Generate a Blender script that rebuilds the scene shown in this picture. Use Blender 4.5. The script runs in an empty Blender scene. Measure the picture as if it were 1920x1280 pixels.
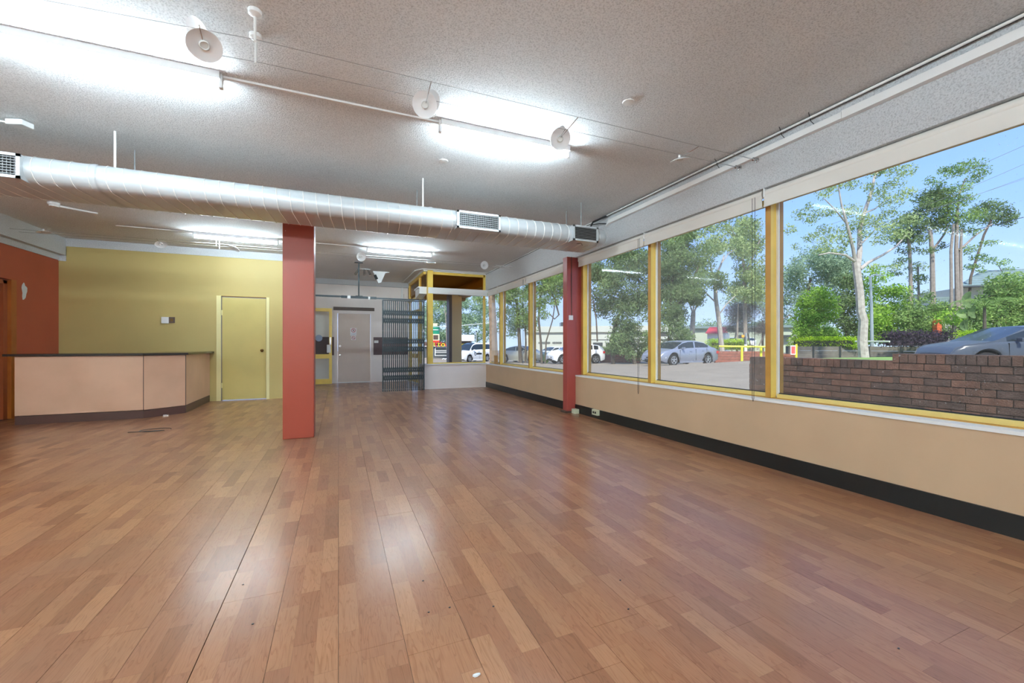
import bpy, math, random
import numpy as np
from mathutils import Vector, Matrix
random.seed(7)
rng = np.random.default_rng(11)
C = bpy.context.scene.collection
SC = bpy.context.scene
PI = math.pi

# ------------------------------------------------------------------ camera
F = 780.0
TH = math.atan(325 / 780)
EYE = 1.10
cam_data = bpy.data.cameras.new('camera')
cam = bpy.data.objects.new('camera', cam_data)
C.objects.link(cam)
cam.location = (0, 0, EYE)
cam.rotation_euler = (PI / 2, 0, -TH)
cam_data.sensor_width = 36
cam_data.lens = 36 * F / 1920
cam_data.shift_y = 6 / 1920
cam_data.clip_start = 0.05
cam_data.clip_end = 600
SC.camera = cam

# ------------------------------------------------------------------ view, world, sun
SC.view_settings.view_transform = 'Standard'
SC.view_settings.look = 'None'
SC.view_settings.gamma = 1
SC.view_settings.use_curve_mapping = False
SC.view_settings.exposure = 0.56
SKY_STRENGTH = 1.15
SUN_STRENGTH = 4.4
TUBE = 122.0

w = bpy.data.worlds.new('world')
SC.world = w
w.use_nodes = True
nt = w.node_tree
nt.nodes.clear()
tc = nt.nodes.new('ShaderNodeTexCoord')
sx = nt.nodes.new('ShaderNodeSeparateXYZ')
cr = nt.nodes.new('ShaderNodeValToRGB')
bg = nt.nodes.new('ShaderNodeBackground')
wo = nt.nodes.new('ShaderNodeOutputWorld')
nt.links.new(tc.outputs['Generated'], sx.inputs[0])
nt.links.new(sx.outputs['Z'], cr.inputs[0])
nt.links.new(cr.outputs[0], bg.inputs[0])
nt.links.new(bg.outputs[0], wo.inputs[0])
bg.inputs[1].default_value = SKY_STRENGTH
e = cr.color_ramp.elements
e[0].position = 0.0
e[0].color = (0.50, 0.63, 0.88, 1)
e[1].position = 0.55
e[1].color = (0.18, 0.34, 0.80, 1)
k = cr.color_ramp.elements.new(0.22)
k.color = (0.27, 0.45, 0.88, 1)

sd = bpy.data.lights.new('sun', 'SUN')
sd.energy = SUN_STRENGTH
sd.angle = math.radians(4)
sd.color = (1.0, 0.96, 0.88)
sun = bpy.data.objects.new('sun', sd)
C.objects.link(sun)
sun.rotation_euler = Vector((0.35, 0.55, -0.76)).to_track_quat('-Z', 'Y').to_euler()

# ------------------------------------------------------------------ helpers
CT, ST = math.cos(TH), math.sin(TH)


def W(u, fwd, v=None):
    """a point at a true distance in front of the viewer"""
    r = (u - 960) / F
    x, y = (r * CT + ST) * fwd, (CT - r * ST) * fwd
    z = 0.0 if v is None else EYE - (v - 646) / F * fwd
    return Vector((x, y, z))


def lin(c):
    out = []
    for a in c:
        a /= 255.0
        out.append(a / 12.92 if a <= 0.04045 else ((a + 0.055) / 1.055) ** 2.4)
    return (*out, 1.0)


ORIG = {}


def origin(o):
    return ORIG.get(o.name, Vector((0, 0, 0))) if o is not None else Vector((0, 0, 0))


class MB:
    def __init__(s):
        s.v = []
        s.f = []

    def add(s, vs, fs):
        b = len(s.v)
        s.v += [tuple(p) for p in vs]
        s.f += [tuple(i + b for i in q) for q in fs]
        return s

    def box(s, x0, x1, y0, y1, z0, z1):
        vs = [(x, y, z) for x in (x0, x1) for y in (y0, y1) for z in (z0, z1)]
        return s.add(vs, [(0, 1, 3, 2), (4, 6, 7, 5), (0, 4, 5, 1), (2, 3, 7, 6), (0, 2, 6, 4), (1, 5, 7, 3)])

    def obox(s, c, ax, ay, az):
        """oriented box: centre and three half axis vectors"""
        c, ax, ay, az = Vector(c), Vector(ax), Vector(ay), Vector(az)
        vs = [c + ax * i + ay * j + az * k for i in (-1, 1) for j in (-1, 1) for k in (-1, 1)]
        return s.add(vs, [(0, 1, 3, 2), (4, 6, 7, 5), (0, 4, 5, 1), (2, 3, 7, 6), (0, 2, 6, 4), (1, 5, 7, 3)])

    def prism(s, pts, y0, y1, axis='y'):
        """extrude a polygon given in the plane across `axis`"""
        n = len(pts)

        def mk(a, b, t):
            return {'y': (a, t, b), 'x': (t, a, b), 'z': (a, b, t)}[axis]
        vs = [mk(a, b, y0) for a, b in pts] + [mk(a, b, y1) for a, b in pts]
        fs = [tuple(range(n)), tuple(range(2 * n - 1, n - 1, -1))]
        fs += [(i, (i + 1) % n, n + (i + 1) % n, n + i) for i in range(n)]
        return s.add(vs, fs)

    def tube(s, path, r, n=8, cap=True):
        path = [Vector(p) for p in path]
        rs = r if isinstance(r, (list, tuple)) else [r] * len(path)
        vs, fs = [], []
        prev = None
        for i, p in enumerate(path):
            if i == 0:
                d = path[1] - p
            elif i == len(path) - 1:
                d = p - path[i - 1]
            else:
                d = (path[i + 1] - path[i - 1])
            d.normalize()
            if prev is None:
                a = Vector((0, 0, 1)) if abs(d.z) < 0.9 else Vector((1, 0, 0))
                x = d.cross(a).normalized()
            else:
                x = (prev - d * prev.dot(d)).normalized()
            prev = x
            y = d.cross(x)
            for k in range(n):
                t = 2 * PI * k / n
                vs.append(p + (x * math.cos(t) + y * math.sin(t)) * rs[i])
        for i in range(len(path) - 1):
            for k in range(n):
                a, b = i * n + k, i * n + (k + 1) % n
                fs.append((a, b, b + n, a + n))
        if cap:
            fs.append(tuple(range(n - 1, -1, -1)))
            fs.append(tuple(range((len(path) - 1) * n, len(path) * n)))
        return s.add(vs, fs)

    def lathe(s, c, d, prof, n=20):
        """prof: (radius, distance along d)"""
        c, d = Vector(c), Vector(d).normalized()
        a = Vector((0, 0, 1)) if abs(d.z) < 0.9 else Vector((1, 0, 0))
        x = d.cross(a).normalized()
        y = d.cross(x)
        vs, fs = [], []
        for r, h in prof:
            for k in range(n):
                t = 2 * PI * k / n
                vs.append(c + d * h + (x * math.cos(t) + y * math.sin(t)) * max(r, 1e-4))
        for i in range(len(prof) - 1):
            for k in range(n):
                p, q = i * n + k, i * n + (k + 1) % n
                fs.append((p, q, q + n, p + n))
        return s.add(vs, fs)

    def quad(s, a, b, c, d):
        return s.add([a, b, c, d], [(0, 1, 2, 3)])

    def build(s, name, m, parent=None, local=False, smooth=False, bevel=0.0, kind=None):
        me = bpy.data.meshes.new(name)
        o0 = Vector((0, 0, 0)) if local else origin(parent)
        me.from_pydata([(p[0] - o0.x, p[1] - o0.y, p[2] - o0.z) for p in s.v], [], s.f)
        me.validate()
        if m is not None:
            me.materials.append(m)
        o = bpy.data.objects.new(name, me)
        C.objects.link(o)
        if parent is not None:
            o.parent = parent
            ORIG[o.name] = origin(parent)
        if smooth:
            for p in me.polygons:
                p.use_smooth = True
            md = o.modifiers.new('es', 'EDGE_SPLIT')
            md.split_angle = math.radians(38)
        if bevel:
            b = o.modifiers.new('bv', 'BEVEL')
            b.width = bevel
            b.segments = 2
            b.limit_method = 'ANGLE'
        if kind:
            o['kind'] = kind
        return o


def thing(name, label, cat, loc=(0, 0, 0), group=None, rotz=0):
    o = bpy.data.objects.new(name, None)
    C.objects.link(o)
    o.empty_display_size = 0.1
    o.location = loc
    o.rotation_euler = (0, 0, rotz)
    ORIG[o.name] = Vector(loc)
    o['label'] = label
    o['category'] = cat
    if group:
        o['group'] = group
    return o


def tag(o, label, cat, group=None, kind=None):
    o['label'] = label
    o['category'] = cat
    if group:
        o['group'] = group
    if kind:
        o['kind'] = kind
    return o


def struct(o, label=None):
    o['kind'] = 'structure'
    if label:
        o['label'] = label
    return o


def copy_tree(o, parent=None):
    c = o.copy()
    C.objects.link(c)
    if parent is not None:
        c.parent = parent
    for ch in list(o.children):
        copy_tree(ch, c)
    return c


# ------------------------------------------------------------------ materials
def newmat(name):
    m = bpy.data.materials.new(name)
    m.use_nodes = True
    return m, m.node_tree, m.node_tree.nodes['Principled BSDF']


def mat(name, col, rough=0.6, metal=0.0, vary=0.0, scale=3.0, bump=0.0, bscale=40.0, col2=None, spec=None):
    m, t, b = newmat(name)
    b.inputs['Roughness'].default_value = rough
    b.inputs['Metallic'].default_value = metal
    if spec is not None:
        b.inputs['Specular IOR Level'].default_value = spec
    c = lin(col)
    b.inputs['Base Color'].default_value = c
    geo = None
    if vary or col2:
        geo = t.nodes.new('ShaderNodeNewGeometry')
        n = t.nodes.new('ShaderNodeTexNoise')
        n.inputs['Scale'].default_value = scale
        n.inputs['Detail'].default_value = 5
        t.links.new(geo.outputs['Position'], n.inputs['Vector'])
        r = t.nodes.new('ShaderNodeValToRGB')
        r.color_ramp.elements[0].position = 0.35
        r.color_ramp.elements[1].position = 0.65
        if col2:
            r.color_ramp.elements[0].color = c
            r.color_ramp.elements[1].color = lin(col2)
        else:
            r.color_ramp.elements[0].color = tuple(x * (1 - vary) for x in c[:3]) + (1,)
            r.color_ramp.elements[1].color = tuple(min(1, x * (1 + vary)) for x in c[:3]) + (1,)
        t.links.new(n.outputs['Fac'], r.inputs[0])
        t.links.new(r.outputs[0], b.inputs['Base Color'])
    if bump:
        geo = geo or t.nodes.new('ShaderNodeNewGeometry')
        n2 = t.nodes.new('ShaderNodeTexNoise')
        n2.inputs['Scale'].default_value = bscale
        n2.inputs['Detail'].default_value = 3
        t.links.new(geo.outputs['Position'], n2.inputs['Vector'])
        bp = t.nodes.new('ShaderNodeBump')
        bp.inputs['Strength'].default_value = bump
        bp.inputs['Distance'].default_value = 0.01
        t.links.new(n2.outputs['Fac'], bp.inputs['Height'])
        t.links.new(bp.outputs[0], b.inputs['Normal'])
    return m


def emis(name, col, strength):
    m, t, b = newmat(name)
    b.inputs['Base Color'].default_value = (0.9, 0.9, 0.9, 1)
    b.inputs['Emission Color'].default_value = (*col, 1)
    b.inputs['Emission Strength'].default_value = strength
    return m


def glass(name, tint=(1, 1, 1), dust_haze=0.05, refl=1.0):
    """thin pane: transparent body, fresnel reflection and a film of specks and painted haze"""
    m, t, b = newmat(name)
    t.nodes.remove(b)
    out = t.nodes['Material Output']
    tr = t.nodes.new('ShaderNodeBsdfTransparent')
    tr.inputs[0].default_value = (*tint, 1)
    gl = t.nodes.new('ShaderNodeBsdfGlossy')
    gl.inputs['Roughness'].default_value = 0.04
    lw = t.nodes.new('ShaderNodeNewGeometry')
    dt = t.nodes.new('ShaderNodeVectorMath')
    dt.operation = 'DOT_PRODUCT'
    t.links.new(lw.outputs['Normal'], dt.inputs[0])
    t.links.new(lw.outputs['Incoming'], dt.inputs[1])

    def mt(op, a_, b_=None):
        n_ = t.nodes.new('ShaderNodeMath')
        n_.operation = op
        for i_, q_ in enumerate((a_, b_)):
            if q_ is None:
                continue
            if isinstance(q_, (int, float)):
                n_.inputs[i_].default_value = q_
            else:
                t.links.new(q_, n_.inputs[i_])
        return n_.outputs[0]
    c5 = mt('POWER', mt('SUBTRACT', 1.0, mt('ABSOLUTE', dt.outputs['Value'])), 5.0)
    fre = mt('ADD', mt('MULTIPLY', c5, 0.55), 0.002)
    mu = t.nodes.new('ShaderNodeMath')
    mu.operation = 'MULTIPLY'
    mu.inputs[1].default_value = refl
    t.links.new(fre, mu.inputs[0])
    mx = t.nodes.new('ShaderNodeMixShader')
    t.links.new(mu.outputs[0], mx.inputs[0])
    t.links.new(tr.outputs[0], mx.inputs[1])
    t.links.new(gl.outputs[0], mx.inputs[2])
    last = mx
    if dust_haze:
        df = t.nodes.new('ShaderNodeBsdfDiffuse')
        df.inputs[0].default_value = (0.8, 0.8, 0.78, 1)
        geo = t.nodes.new('ShaderNodeNewGeometry')
        n = t.nodes.new('ShaderNodeTexNoise')
        n.inputs['Scale'].default_value = 70
        n.inputs['Detail'].default_value = 2
        t.links.new(geo.outputs['Position'], n.inputs['Vector'])
        r = t.nodes.new('ShaderNodeMapRange')
        r.inputs[1].default_value = 0.70
        r.inputs[2].default_value = 0.78
        r.inputs[3].default_value = dust_haze * 0.5
        r.inputs[4].default_value = min(0.7, dust_haze * 9)
        t.links.new(n.outputs['Fac'], r.inputs[0])
        m2 = t.nodes.new('ShaderNodeMixShader')
        t.links.new(r.outputs[0], m2.inputs[0])
        t.links.new(mx.outputs[0], m2.inputs[1])
        t.links.new(df.outputs[0], m2.inputs[2])
        last = m2
    t.links.new(last.outputs[0], out.inputs[0])
    return m


def leafmat(name, c1, c2, scale=0.8, transl=0.35):
    m, t, b = newmat(name)
    t.nodes.remove(b)
    out = t.nodes['Material Output']
    geo = t.nodes.new('ShaderNodeNewGeometry')
    n = t.nodes.new('ShaderNodeTexNoise')
    n.inputs['Scale'].default_value = scale
    n.inputs['Detail'].default_value = 6
    n.inputs['Roughness'].default_value = 0.7
    t.links.new(geo.outputs['Position'], n.inputs['Vector'])
    r = t.nodes.new('ShaderNodeValToRGB')
    r.color_ramp.elements[0].position = 0.38
    r.color_ramp.elements[1].position = 0.62
    r.color_ramp.elements[0].color = lin(c1)
    r.color_ramp.elements[1].color = lin(c2)
    t.links.new(n.outputs['Fac'], r.inputs[0])
    d = t.nodes.new('ShaderNodeBsdfDiffuse')
    l = t.nodes.new('ShaderNodeBsdfTranslucent')
    t.links.new(r.outputs[0], d.inputs[0])
    t.links.new(r.outputs[0], l.inputs[0])
    mx = t.nodes.new('ShaderNodeMixShader')
    mx.inputs[0].default_value = transl
    t.links.new(d.outputs[0], mx.inputs[1])
    t.links.new(l.outputs[0], mx.inputs[2])
    t.links.new(mx.outputs[0], out.inputs[0])
    return m


def popcorn(name, col):
    """sprayed vermiculite: chunky relief plus tiny dark pits"""
    m, t, b = newmat(name)
    b.inputs['Roughness'].default_value = 0.95
    geo = t.nodes.new('ShaderNodeNewGeometry')
    n = t.nodes.new('ShaderNodeTexNoise')
    n.inputs['Scale'].default_value = 95
    n.inputs['Detail'].default_value = 4
    n.inputs['Roughness'].default_value = 0.65
    t.links.new(geo.outputs['Position'], n.inputs['Vector'])
    big = t.nodes.new('ShaderNodeTexNoise')
    big.inputs['Scale'].default_value = 1.6
    big.inputs['Detail'].default_value = 3
    t.links.new(geo.outputs['Position'], big.inputs['Vector'])
    r = t.nodes.new('ShaderNodeValToRGB')
    c = lin(col)
    r.color_ramp.elements[0].position = 0.30
    r.color_ramp.elements[0].color = tuple(x * 0.66 for x in c[:3]) + (1,)
    r.color_ramp.elements[1].position = 0.54
    r.color_ramp.elements[1].color = c
    t.links.new(n.outputs['Fac'], r.inputs[0])
    mr = t.nodes.new('ShaderNodeMapRange')
    mr.inputs[1].default_value = 0.3
    mr.inputs[2].default_value = 0.7
    mr.inputs[3].default_value = 0.94
    mr.inputs[4].default_value = 1.0
    t.links.new(big.outputs['Fac'], mr.inputs[0])
    mul = t.nodes.new('ShaderNodeVectorMath')
    mul.operation = 'SCALE'
    t.links.new(r.outputs[0], mul.inputs[0])
    t.links.new(mr.outputs[0], mul.inputs['Scale'])
    t.links.new(mul.outputs[0], b.inputs['Base Color'])
    bp = t.nodes.new('ShaderNodeBump')
    bp.inputs['Strength'].default_value = 1.0
    bp.inputs['Distance'].default_value = 0.012
    t.links.new(n.outputs['Fac'], bp.inputs['Height'])
    t.links.new(bp.outputs[0], b.inputs['Normal'])
    return m


def laminate(name):
    """printed timber strips, three across a board, each with its own tone and grain"""
    m, t, b = newmat(name)
    N, L = t.nodes, t.links
    geo = N.new('ShaderNodeNewGeometry')
    s = N.new('ShaderNodeSeparateXYZ')
    L.new(geo.outputs['Position'], s.inputs[0])

    def math_(op, a, b_=None, c=None):
        n = N.new('ShaderNodeMath')
        n.operation = op
        for i, q in enumerate((a, b_, c)):
            if q is None:
                continue
            if isinstance(q, (int, float)):
                n.inputs[i].default_value = q
            else:
                L.new(q, n.inputs[i])
        return n.outputs[0]
    xs = math_('DIVIDE', math_('ADD', s.outputs['X'], 0.455 + 22.7), 0.22700 / 3)
    i = math_('FLOOR', xs)
    wn = N.new('ShaderNodeTexWhiteNoise')
    wn.noise_dimensions = '1D'
    L.new(i, wn.inputs['W'])
    ys = math_('ADD', math_('DIVIDE', s.outputs['Y'], 0.36), math_('MULTIPLY', wn.outputs['Value'], 13.0))
    # strips of uneven length: warp the run a little
    warp = N.new('ShaderNodeTexNoise')
    warp.noise_dimensions = '1D'
    warp.inputs['Scale'].default_value = 0.9
    L.new(math_('ADD', ys, math_('MULTIPLY', i, 3.7)), warp.inputs['W'])
    ys2 = math_('ADD', ys, math_('MULTIPLY', warp.outputs['Fac'], 0.9))
    j = math_('FLOOR', ys2)
    cb = N.new('ShaderNodeCombineXYZ')
    L.new(i, cb.inputs[0])
    L.new(j, cb.inputs[1])
    wc = N.new('ShaderNodeTexWhiteNoise')
    wc.noise_dimensions = '3D'
    L.new(cb.outputs[0], wc.inputs['Vector'])
    ramp = N.new('ShaderNodeValToRGB')
    L.new(wc.outputs['Value'], ramp.inputs[0])
    el = ramp.color_ramp.elements
    cols = [(134, 88, 58), (150, 101, 70), (158, 110, 76), (142, 94, 66), (170, 122, 86), (152, 104, 74)]
    el[0].position = 0
    el[0].color = lin(cols[0])
    el[1].position = 1
    el[1].color = lin(cols[5])
    for q in range(1, 5):
        x = el.new(q / 5)
        x.color = lin(cols[q])
    # grain: long waves offset per strip
    sep = N.new('ShaderNodeSeparateXYZ')
    L.new(wc.outputs['Color'], sep.inputs[0])
    gv = N.new('ShaderNodeCombineXYZ')
    L.new(math_('MULTIPLY', s.outputs['X'], 30.0), gv.inputs[0])
    L.new(math_('ADD', math_('MULTIPLY', s.outputs['Y'], 3.2), math_('MULTIPLY', sep.outputs[0], 60.0)), gv.inputs[1])
    L.new(math_('MULTIPLY', sep.outputs[1], 40.0), gv.inputs[2])
    g = N.new('ShaderNodeTexNoise')
    g.inputs['Scale'].default_value = 1.0
    g.inputs['Detail'].default_value = 2
    g.inputs['Distortion'].default_value = 0.8
    L.new(gv.outputs[0], g.inputs['Vector'])
    rings = math_('FRACT', math_('MULTIPLY', g.outputs['Fac'], 7.0))
    rr = N.new('ShaderNodeValToRGB')
    rr.color_ramp.elements[0].position = 0.0
    rr.color_ramp.elements[0].color = (0.80, 0.74, 0.68, 1)
    rr.color_ramp.elements[1].position = 0.35
    rr.color_ramp.elements[1].color = (1.02, 1.0, 1.0, 1)
    L.new(rings, rr.inputs[0])
    mul = N.new('ShaderNodeMix')
    mul.data_type = 'RGBA'
    mul.blend_type = 'MULTIPLY'
    mul.inputs[0].default_value = 1.0
    L.new(ramp.outputs[0], mul.inputs[6])
    L.new(rr.outputs[0], mul.inputs[7])
    # fine fleck
    fl = N.new('ShaderNodeTexNoise')
    fl.inputs['Scale'].default_value = 1.0
    fl.inputs['Detail'].default_value = 3
    fv = N.new('ShaderNodeCombineXYZ')
    L.new(math_('MULTIPLY', s.outputs['X'], 260.0), fv.inputs[0])
    L.new(math_('MULTIPLY', s.outputs['Y'], 18.0), fv.inputs[1])
    L.new(fv.outputs[0], fl.inputs['Vector'])
    fr = N.new('ShaderNodeMapRange')
    fr.inputs[1].default_value = 0.3
    fr.inputs[2].default_value = 0.7
    fr.inputs[3].default_value = 0.93
    fr.inputs[4].default_value = 1.05
    L.new(fl.outputs['Fac'], fr.inputs[0])
    # edges between strips
    fx = math_('FRACT', xs)
    ex = math_('MINIMUM', fx, math_('SUBTRACT', 1.0, fx))
    fy = math_('FRACT', ys2)
    ey = math_('MULTIPLY', math_('MINIMUM', fy, math_('SUBTRACT', 1.0, fy)), 4.8)
    ed = math_('MINIMUM', ex, ey)
    er = N.new('ShaderNodeMapRange')
    er.inputs[1].default_value = 0.0
    er.inputs[2].default_value = 0.022
    er.inputs[3].default_value = 0.80
    er.inputs[4].default_value = 1.0
    L.new(ed, er.inputs[0])
    # dust film and scuffs worn into the walkway
    du = N.new('ShaderNodeTexNoise')
    du.inputs['Scale'].default_value = 1.3
    du.inputs['Detail'].default_value = 3
    du.inputs['Roughness'].default_value = 0.62
    L.new(geo.outputs['Position'], du.inputs['Vector'])
    dr = N.new('ShaderNodeMapRange')
    dr.inputs[1].default_value = 0.42
    dr.inputs[2].default_value = 0.75
    dr.inputs[3].default_value = 0.0
    dr.inputs[4].default_value = 0.45
    L.new(du.outputs['Fac'], dr.inputs[0])
    sc = N.new('ShaderNodeVectorMath')
    sc.operation = 'SCALE'
    L.new(mul.outputs[2], sc.inputs[0])
    L.new(math_('MULTIPLY', er.outputs[0], fr.outputs[0]), sc.inputs['Scale'])
    dm = N.new('ShaderNodeMix')
    dm.data_type = 'RGBA'
    L.new(dr.outputs[0], dm.inputs[0])
    L.new(sc.outputs[0], dm.inputs[6])
    dm.inputs[7].default_value = lin((136, 106, 86))
    L.new(dm.outputs[2], b.inputs['Base Color'])
    ro = N.new('ShaderNodeMapRange')
    ro.inputs[1].default_value = 0.3
    ro.inputs[2].default_value = 0.7
    ro.inputs[3].default_value = 0.44
    ro.inputs[4].default_value = 0.54
    L.new(du.outputs['Fac'], ro.inputs[0])
    L.new(ro.outputs[0], b.inputs['Roughness'])
    b.inputs['Specular IOR Level'].default_value = 0.14
    b.inputs['Coat Weight'].default_value = 1.0
    b.inputs['Coat Roughness'].default_value = 0.24
    b.inputs['Coat IOR'].default_value = 1.25
    wv = N.new('ShaderNodeTexNoise')
    wv.inputs['Scale'].default_value = 9
    wv.inputs['Detail'].default_value = 2
    L.new(geo.outputs['Position'], wv.inputs['Vector'])
    bp = N.new('ShaderNodeBump')
    bp.inputs['Strength'].default_value = 0.25
    bp.inputs['Distance'].default_value = 0.004
    L.new(wv.outputs['Fac'], bp.inputs['Height'])
    L.new(bp.outputs[0], b.inputs['Normal'])
    return m


def chipped(name, base, chip, thresh=0.70, scale=14, rough=0.45):
    m, t, b = newmat(name)
    b.inputs['Roughness'].default_value = rough
    geo = t.nodes.new('ShaderNodeNewGeometry')
    n = t.nodes.new('ShaderNodeTexNoise')
    n.inputs['Scale'].default_value = scale
    n.inputs['Detail'].default_value = 4
    t.links.new(geo.outputs['Position'], n.inputs['Vector'])
    r = t.nodes.new('ShaderNodeValToRGB')
    r.color_ramp.interpolation = 'CONSTANT'
    r.color_ramp.elements[0].color = lin(base)
    r.color_ramp.elements[1].position = thresh
    r.color_ramp.elements[1].color = lin(chip)
    t.links.new(n.outputs['Fac'], r.inputs[0])
    t.links.new(r.outputs[0], b.inputs['Base Color'])
    return m


M = {}
M['ceiling'] = popcorn('ceiling_vermiculite', (248, 249, 249))
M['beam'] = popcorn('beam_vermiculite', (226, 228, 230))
M['cream'] = mat('cream_paint', (196, 166, 134), 0.55, vary=0.04, scale=2)
M['offwhite'] = mat('offwhite_paint', (244, 234, 228), 0.5, vary=0.03, scale=2)
M['white'] = mat('white_gloss', (238, 238, 236), 0.35)
M['whitemetal'] = mat('white_enamel', (232, 232, 232), 0.3)
M['framecream'] = mat('frame_cream', (226, 200, 120), 0.4)
M['paintedhaze'] = glass('painted_haze_glass', (0.97, 0.99, 0.98), 0.16)  # thicker film paints in the haze of grazing reflections
M['lampglass'] = mat('lamp_face', (225, 225, 222), 0.25)
M['black'] = chipped('black_skirting', (22, 25, 25), (190, 180, 150), 0.765, 9, 0.35)
M['yellowwall'] = mat('yellow_wall_paint', (194, 172, 108), 0.55, vary=0.04, scale=1.2)
M['yellowdoor'] = mat('yellow_door_paint', (200, 180, 106), 0.45, vary=0.03)
M['trimyellow'] = mat('pale_yellow_trim', (232, 220, 160), 0.45)
M['redwall'] = mat('terracotta_paint', (176, 84, 58), 0.5, vary=0.05, scale=1.5)
M['pillar'] = chipped('pillar_paint', (148, 58, 36), (225, 190, 175), 0.775, 22, 0.35)
M['redcol'] = mat('column_paint', (164, 74, 66), 0.3, vary=0.04)
M['yellow'] = mat('yellow_aluminium', (244, 208, 100), 0.35, vary=0.05, scale=6)
M['ochre'] = mat('ochre_timber', (186, 136, 58), 0.5, vary=0.08, scale=8)
M['duct'] = mat('duct_paint', (196, 200, 202), 0.32, metal=0.2)
M['seam'] = mat('duct_seam', (250, 246, 240), 0.25, metal=0.2)
M['grille'] = mat('grille_dark', (20, 24, 26), 0.6)
M['tube'] = emis('tube_glow', (0.72, 0.90, 1.0), TUBE)
M['cable'] = mat('steel_cable', (150, 150, 150), 0.4, metal=0.3)
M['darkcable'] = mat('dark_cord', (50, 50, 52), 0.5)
M['gate'] = mat('gate_enamel', (38, 52, 58), 0.35)
M['rivet'] = mat('rivet_zinc', (190, 195, 198), 0.3, metal=0.7)
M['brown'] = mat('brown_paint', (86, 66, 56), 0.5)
M['brownpanel'] = mat('brown_dado', (98, 76, 78), 0.5)
M['greydoor'] = mat('pinkish_door_paint', (214, 196, 184), 0.5, vary=0.03)
M['chrome'] = mat('chrome', (200, 200, 200), 0.2, metal=1)
M['brass'] = mat('brass', (110, 80, 40), 0.35, metal=0.9)
M['counter'] = mat('counter_laminate', (216, 174, 144), 0.4, col2=(206, 164, 134), scale=2.2)
M['countertop'] = mat('dark_top', (54, 46, 40), 0.12)
M['kick'] = mat('brown_kick', (84, 56, 46), 0.45)
M['browndoor'] = mat('varnished_door', (172, 96, 34), 0.3, col2=(158, 84, 28), scale=5)
M['browntrim'] = mat('varnished_frame', (156, 78, 40), 0.35)
M['blind'] = mat('blind_fabric', (232, 228, 220), 0.7)
M['putty'] = mat('filler_patch', (222, 228, 230), 0.8)
M['glass'] = glass('window_glass', (0.97, 0.99, 0.98), 0.045)
M['glassclean'] = glass('door_glass', (0.96, 0.98, 0.97), 0.02)
M['brownglass'] = glass('brown_tinted_glass', (0.88, 0.70, 0.36), 0.0)
M['olive'] = mat('socket_plastic', (206, 208, 180), 0.5)
M['laminate'] = laminate('laminate_boards')
M['subfloor'] = mat('subfloor', (62, 44, 34), 0.9)
M['concrete'] = mat('grey_concrete', (120, 112, 100), 0.9, vary=0.1, scale=2)

# ------------------------------------------------------------------ room shell
XL, XR, YB, YF, ZC = -4.5, 3.56, -3.6, 12.9, 2.96
YC = 10.3           # corner where the shopfront turns
YY = 9.72           # yellow wall

fl = struct(MB().box(XL - .2, XR + .3, YB - .2, YF + .2, -0.16, -0.010).build('floor', M['subfloor']))
BW = 0.227
base_x = -0.455
boards = []
for q in range(-18, 18):
    x0 = base_x + q * BW
    x1 = x0 + BW
    if x1 < XL or x0 > XR:
        continue
    y = YB - random.random() * 1.29
    while y < YF:
        y0, y1 = max(y, YB), min(y + 1.29, YF)
        if y1 - y0 > 0.02:
            boards.append((max(x0, XL), min(x1, XR), y0, y1))
        y += 1.29


def board_seen(b):
    cx, cy = (b[0] + b[1]) / 2, (b[2] + b[3]) / 2
    f = cy * CT + cx * ST
    r = cx * CT - cy * ST
    return f > 0.9 and abs(r / f) < 1.45


vis = sorted([b for b in boards if board_seen(b)], key=lambda b: math.hypot((b[0] + b[1]) / 2, (b[2] + b[3]) / 2))
single = set(vis[:290])
rest = MB()


def board_mb(mb, b):
    g = 0.0007
    gl_ = 0.0028 if abs(b[1] - base_x) < 1e-4 and 1.0 < b[3] and b[2] < 3.3 else g
    gr_ = g
    return mb.box(b[0] + g, b[1] - gl_, b[2] + 0.0006, b[3] - 0.0006, -0.009, 0.0)


for b in boards:
    if b in single:
        board_mb(MB(), b).build('floor_board', M['laminate'], fl)
    else:
        board_mb(rest, b)
rest.build('floor_board', M['laminate'], fl, kind='stuff')

ce = struct(MB().box(XL - .3, XR + 0.9, YB - .3, YF + .2, ZC, ZC + 0.35).build('ceiling', M['ceiling']))
MB().lathe((1.95, 1.34, ZC - 0.0005), (0, 0, -1), [(0.0, .0005), (0.075, .0008), (0.09, -.001)], 14).build('filler_patch', M['white'], ce)

# right-hand wall: low wall, sill, bulkhead
wr = struct(MB().box(XR, XR + .26, YB, YC + .2, -0.15, 0.585).build('wall_right', M['cream']))
MB().box(XR, XR + .26, YB, YC + .2, 2.52, ZC).build('bulkhead', M['beam'], wr)
MB().box(XR - .008, XR + .12, YB, YC + .1, 0.585, 0.607).build('window_sill', M['white'], wr)
MB().box(XR + .12, XR + .26, YB, YC + .1, 0.585, 0.615).build('outer_sill', M['ochre'], wr)
bs = struct(MB().box(XR - .012, XR, YB, YC, 0.0, 0.135).build('baseboard_right', M['black']))
struct(MB().box(1.95, XR - .012, YC - .004, YC + .0, 0.0, 0.002).build('trim_1', M['offwhite']))

# low wall under the corner windows, walls further back
wc_ = struct(MB().box(1.95, XR, YC, YC + .2, -0.15, 0.60).build('wall_corner', M['offwhite']))
MB().box(1.90, XR - .008, YC - .03, YC + .2, 0.60, 0.625).build('window_sill', M['white'], wc_)
MB().box(1.95, 2.1, YC + .2, YC + .75, -0.15, 0.60).build('return_wall', M['offwhite'], wc_)

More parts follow.
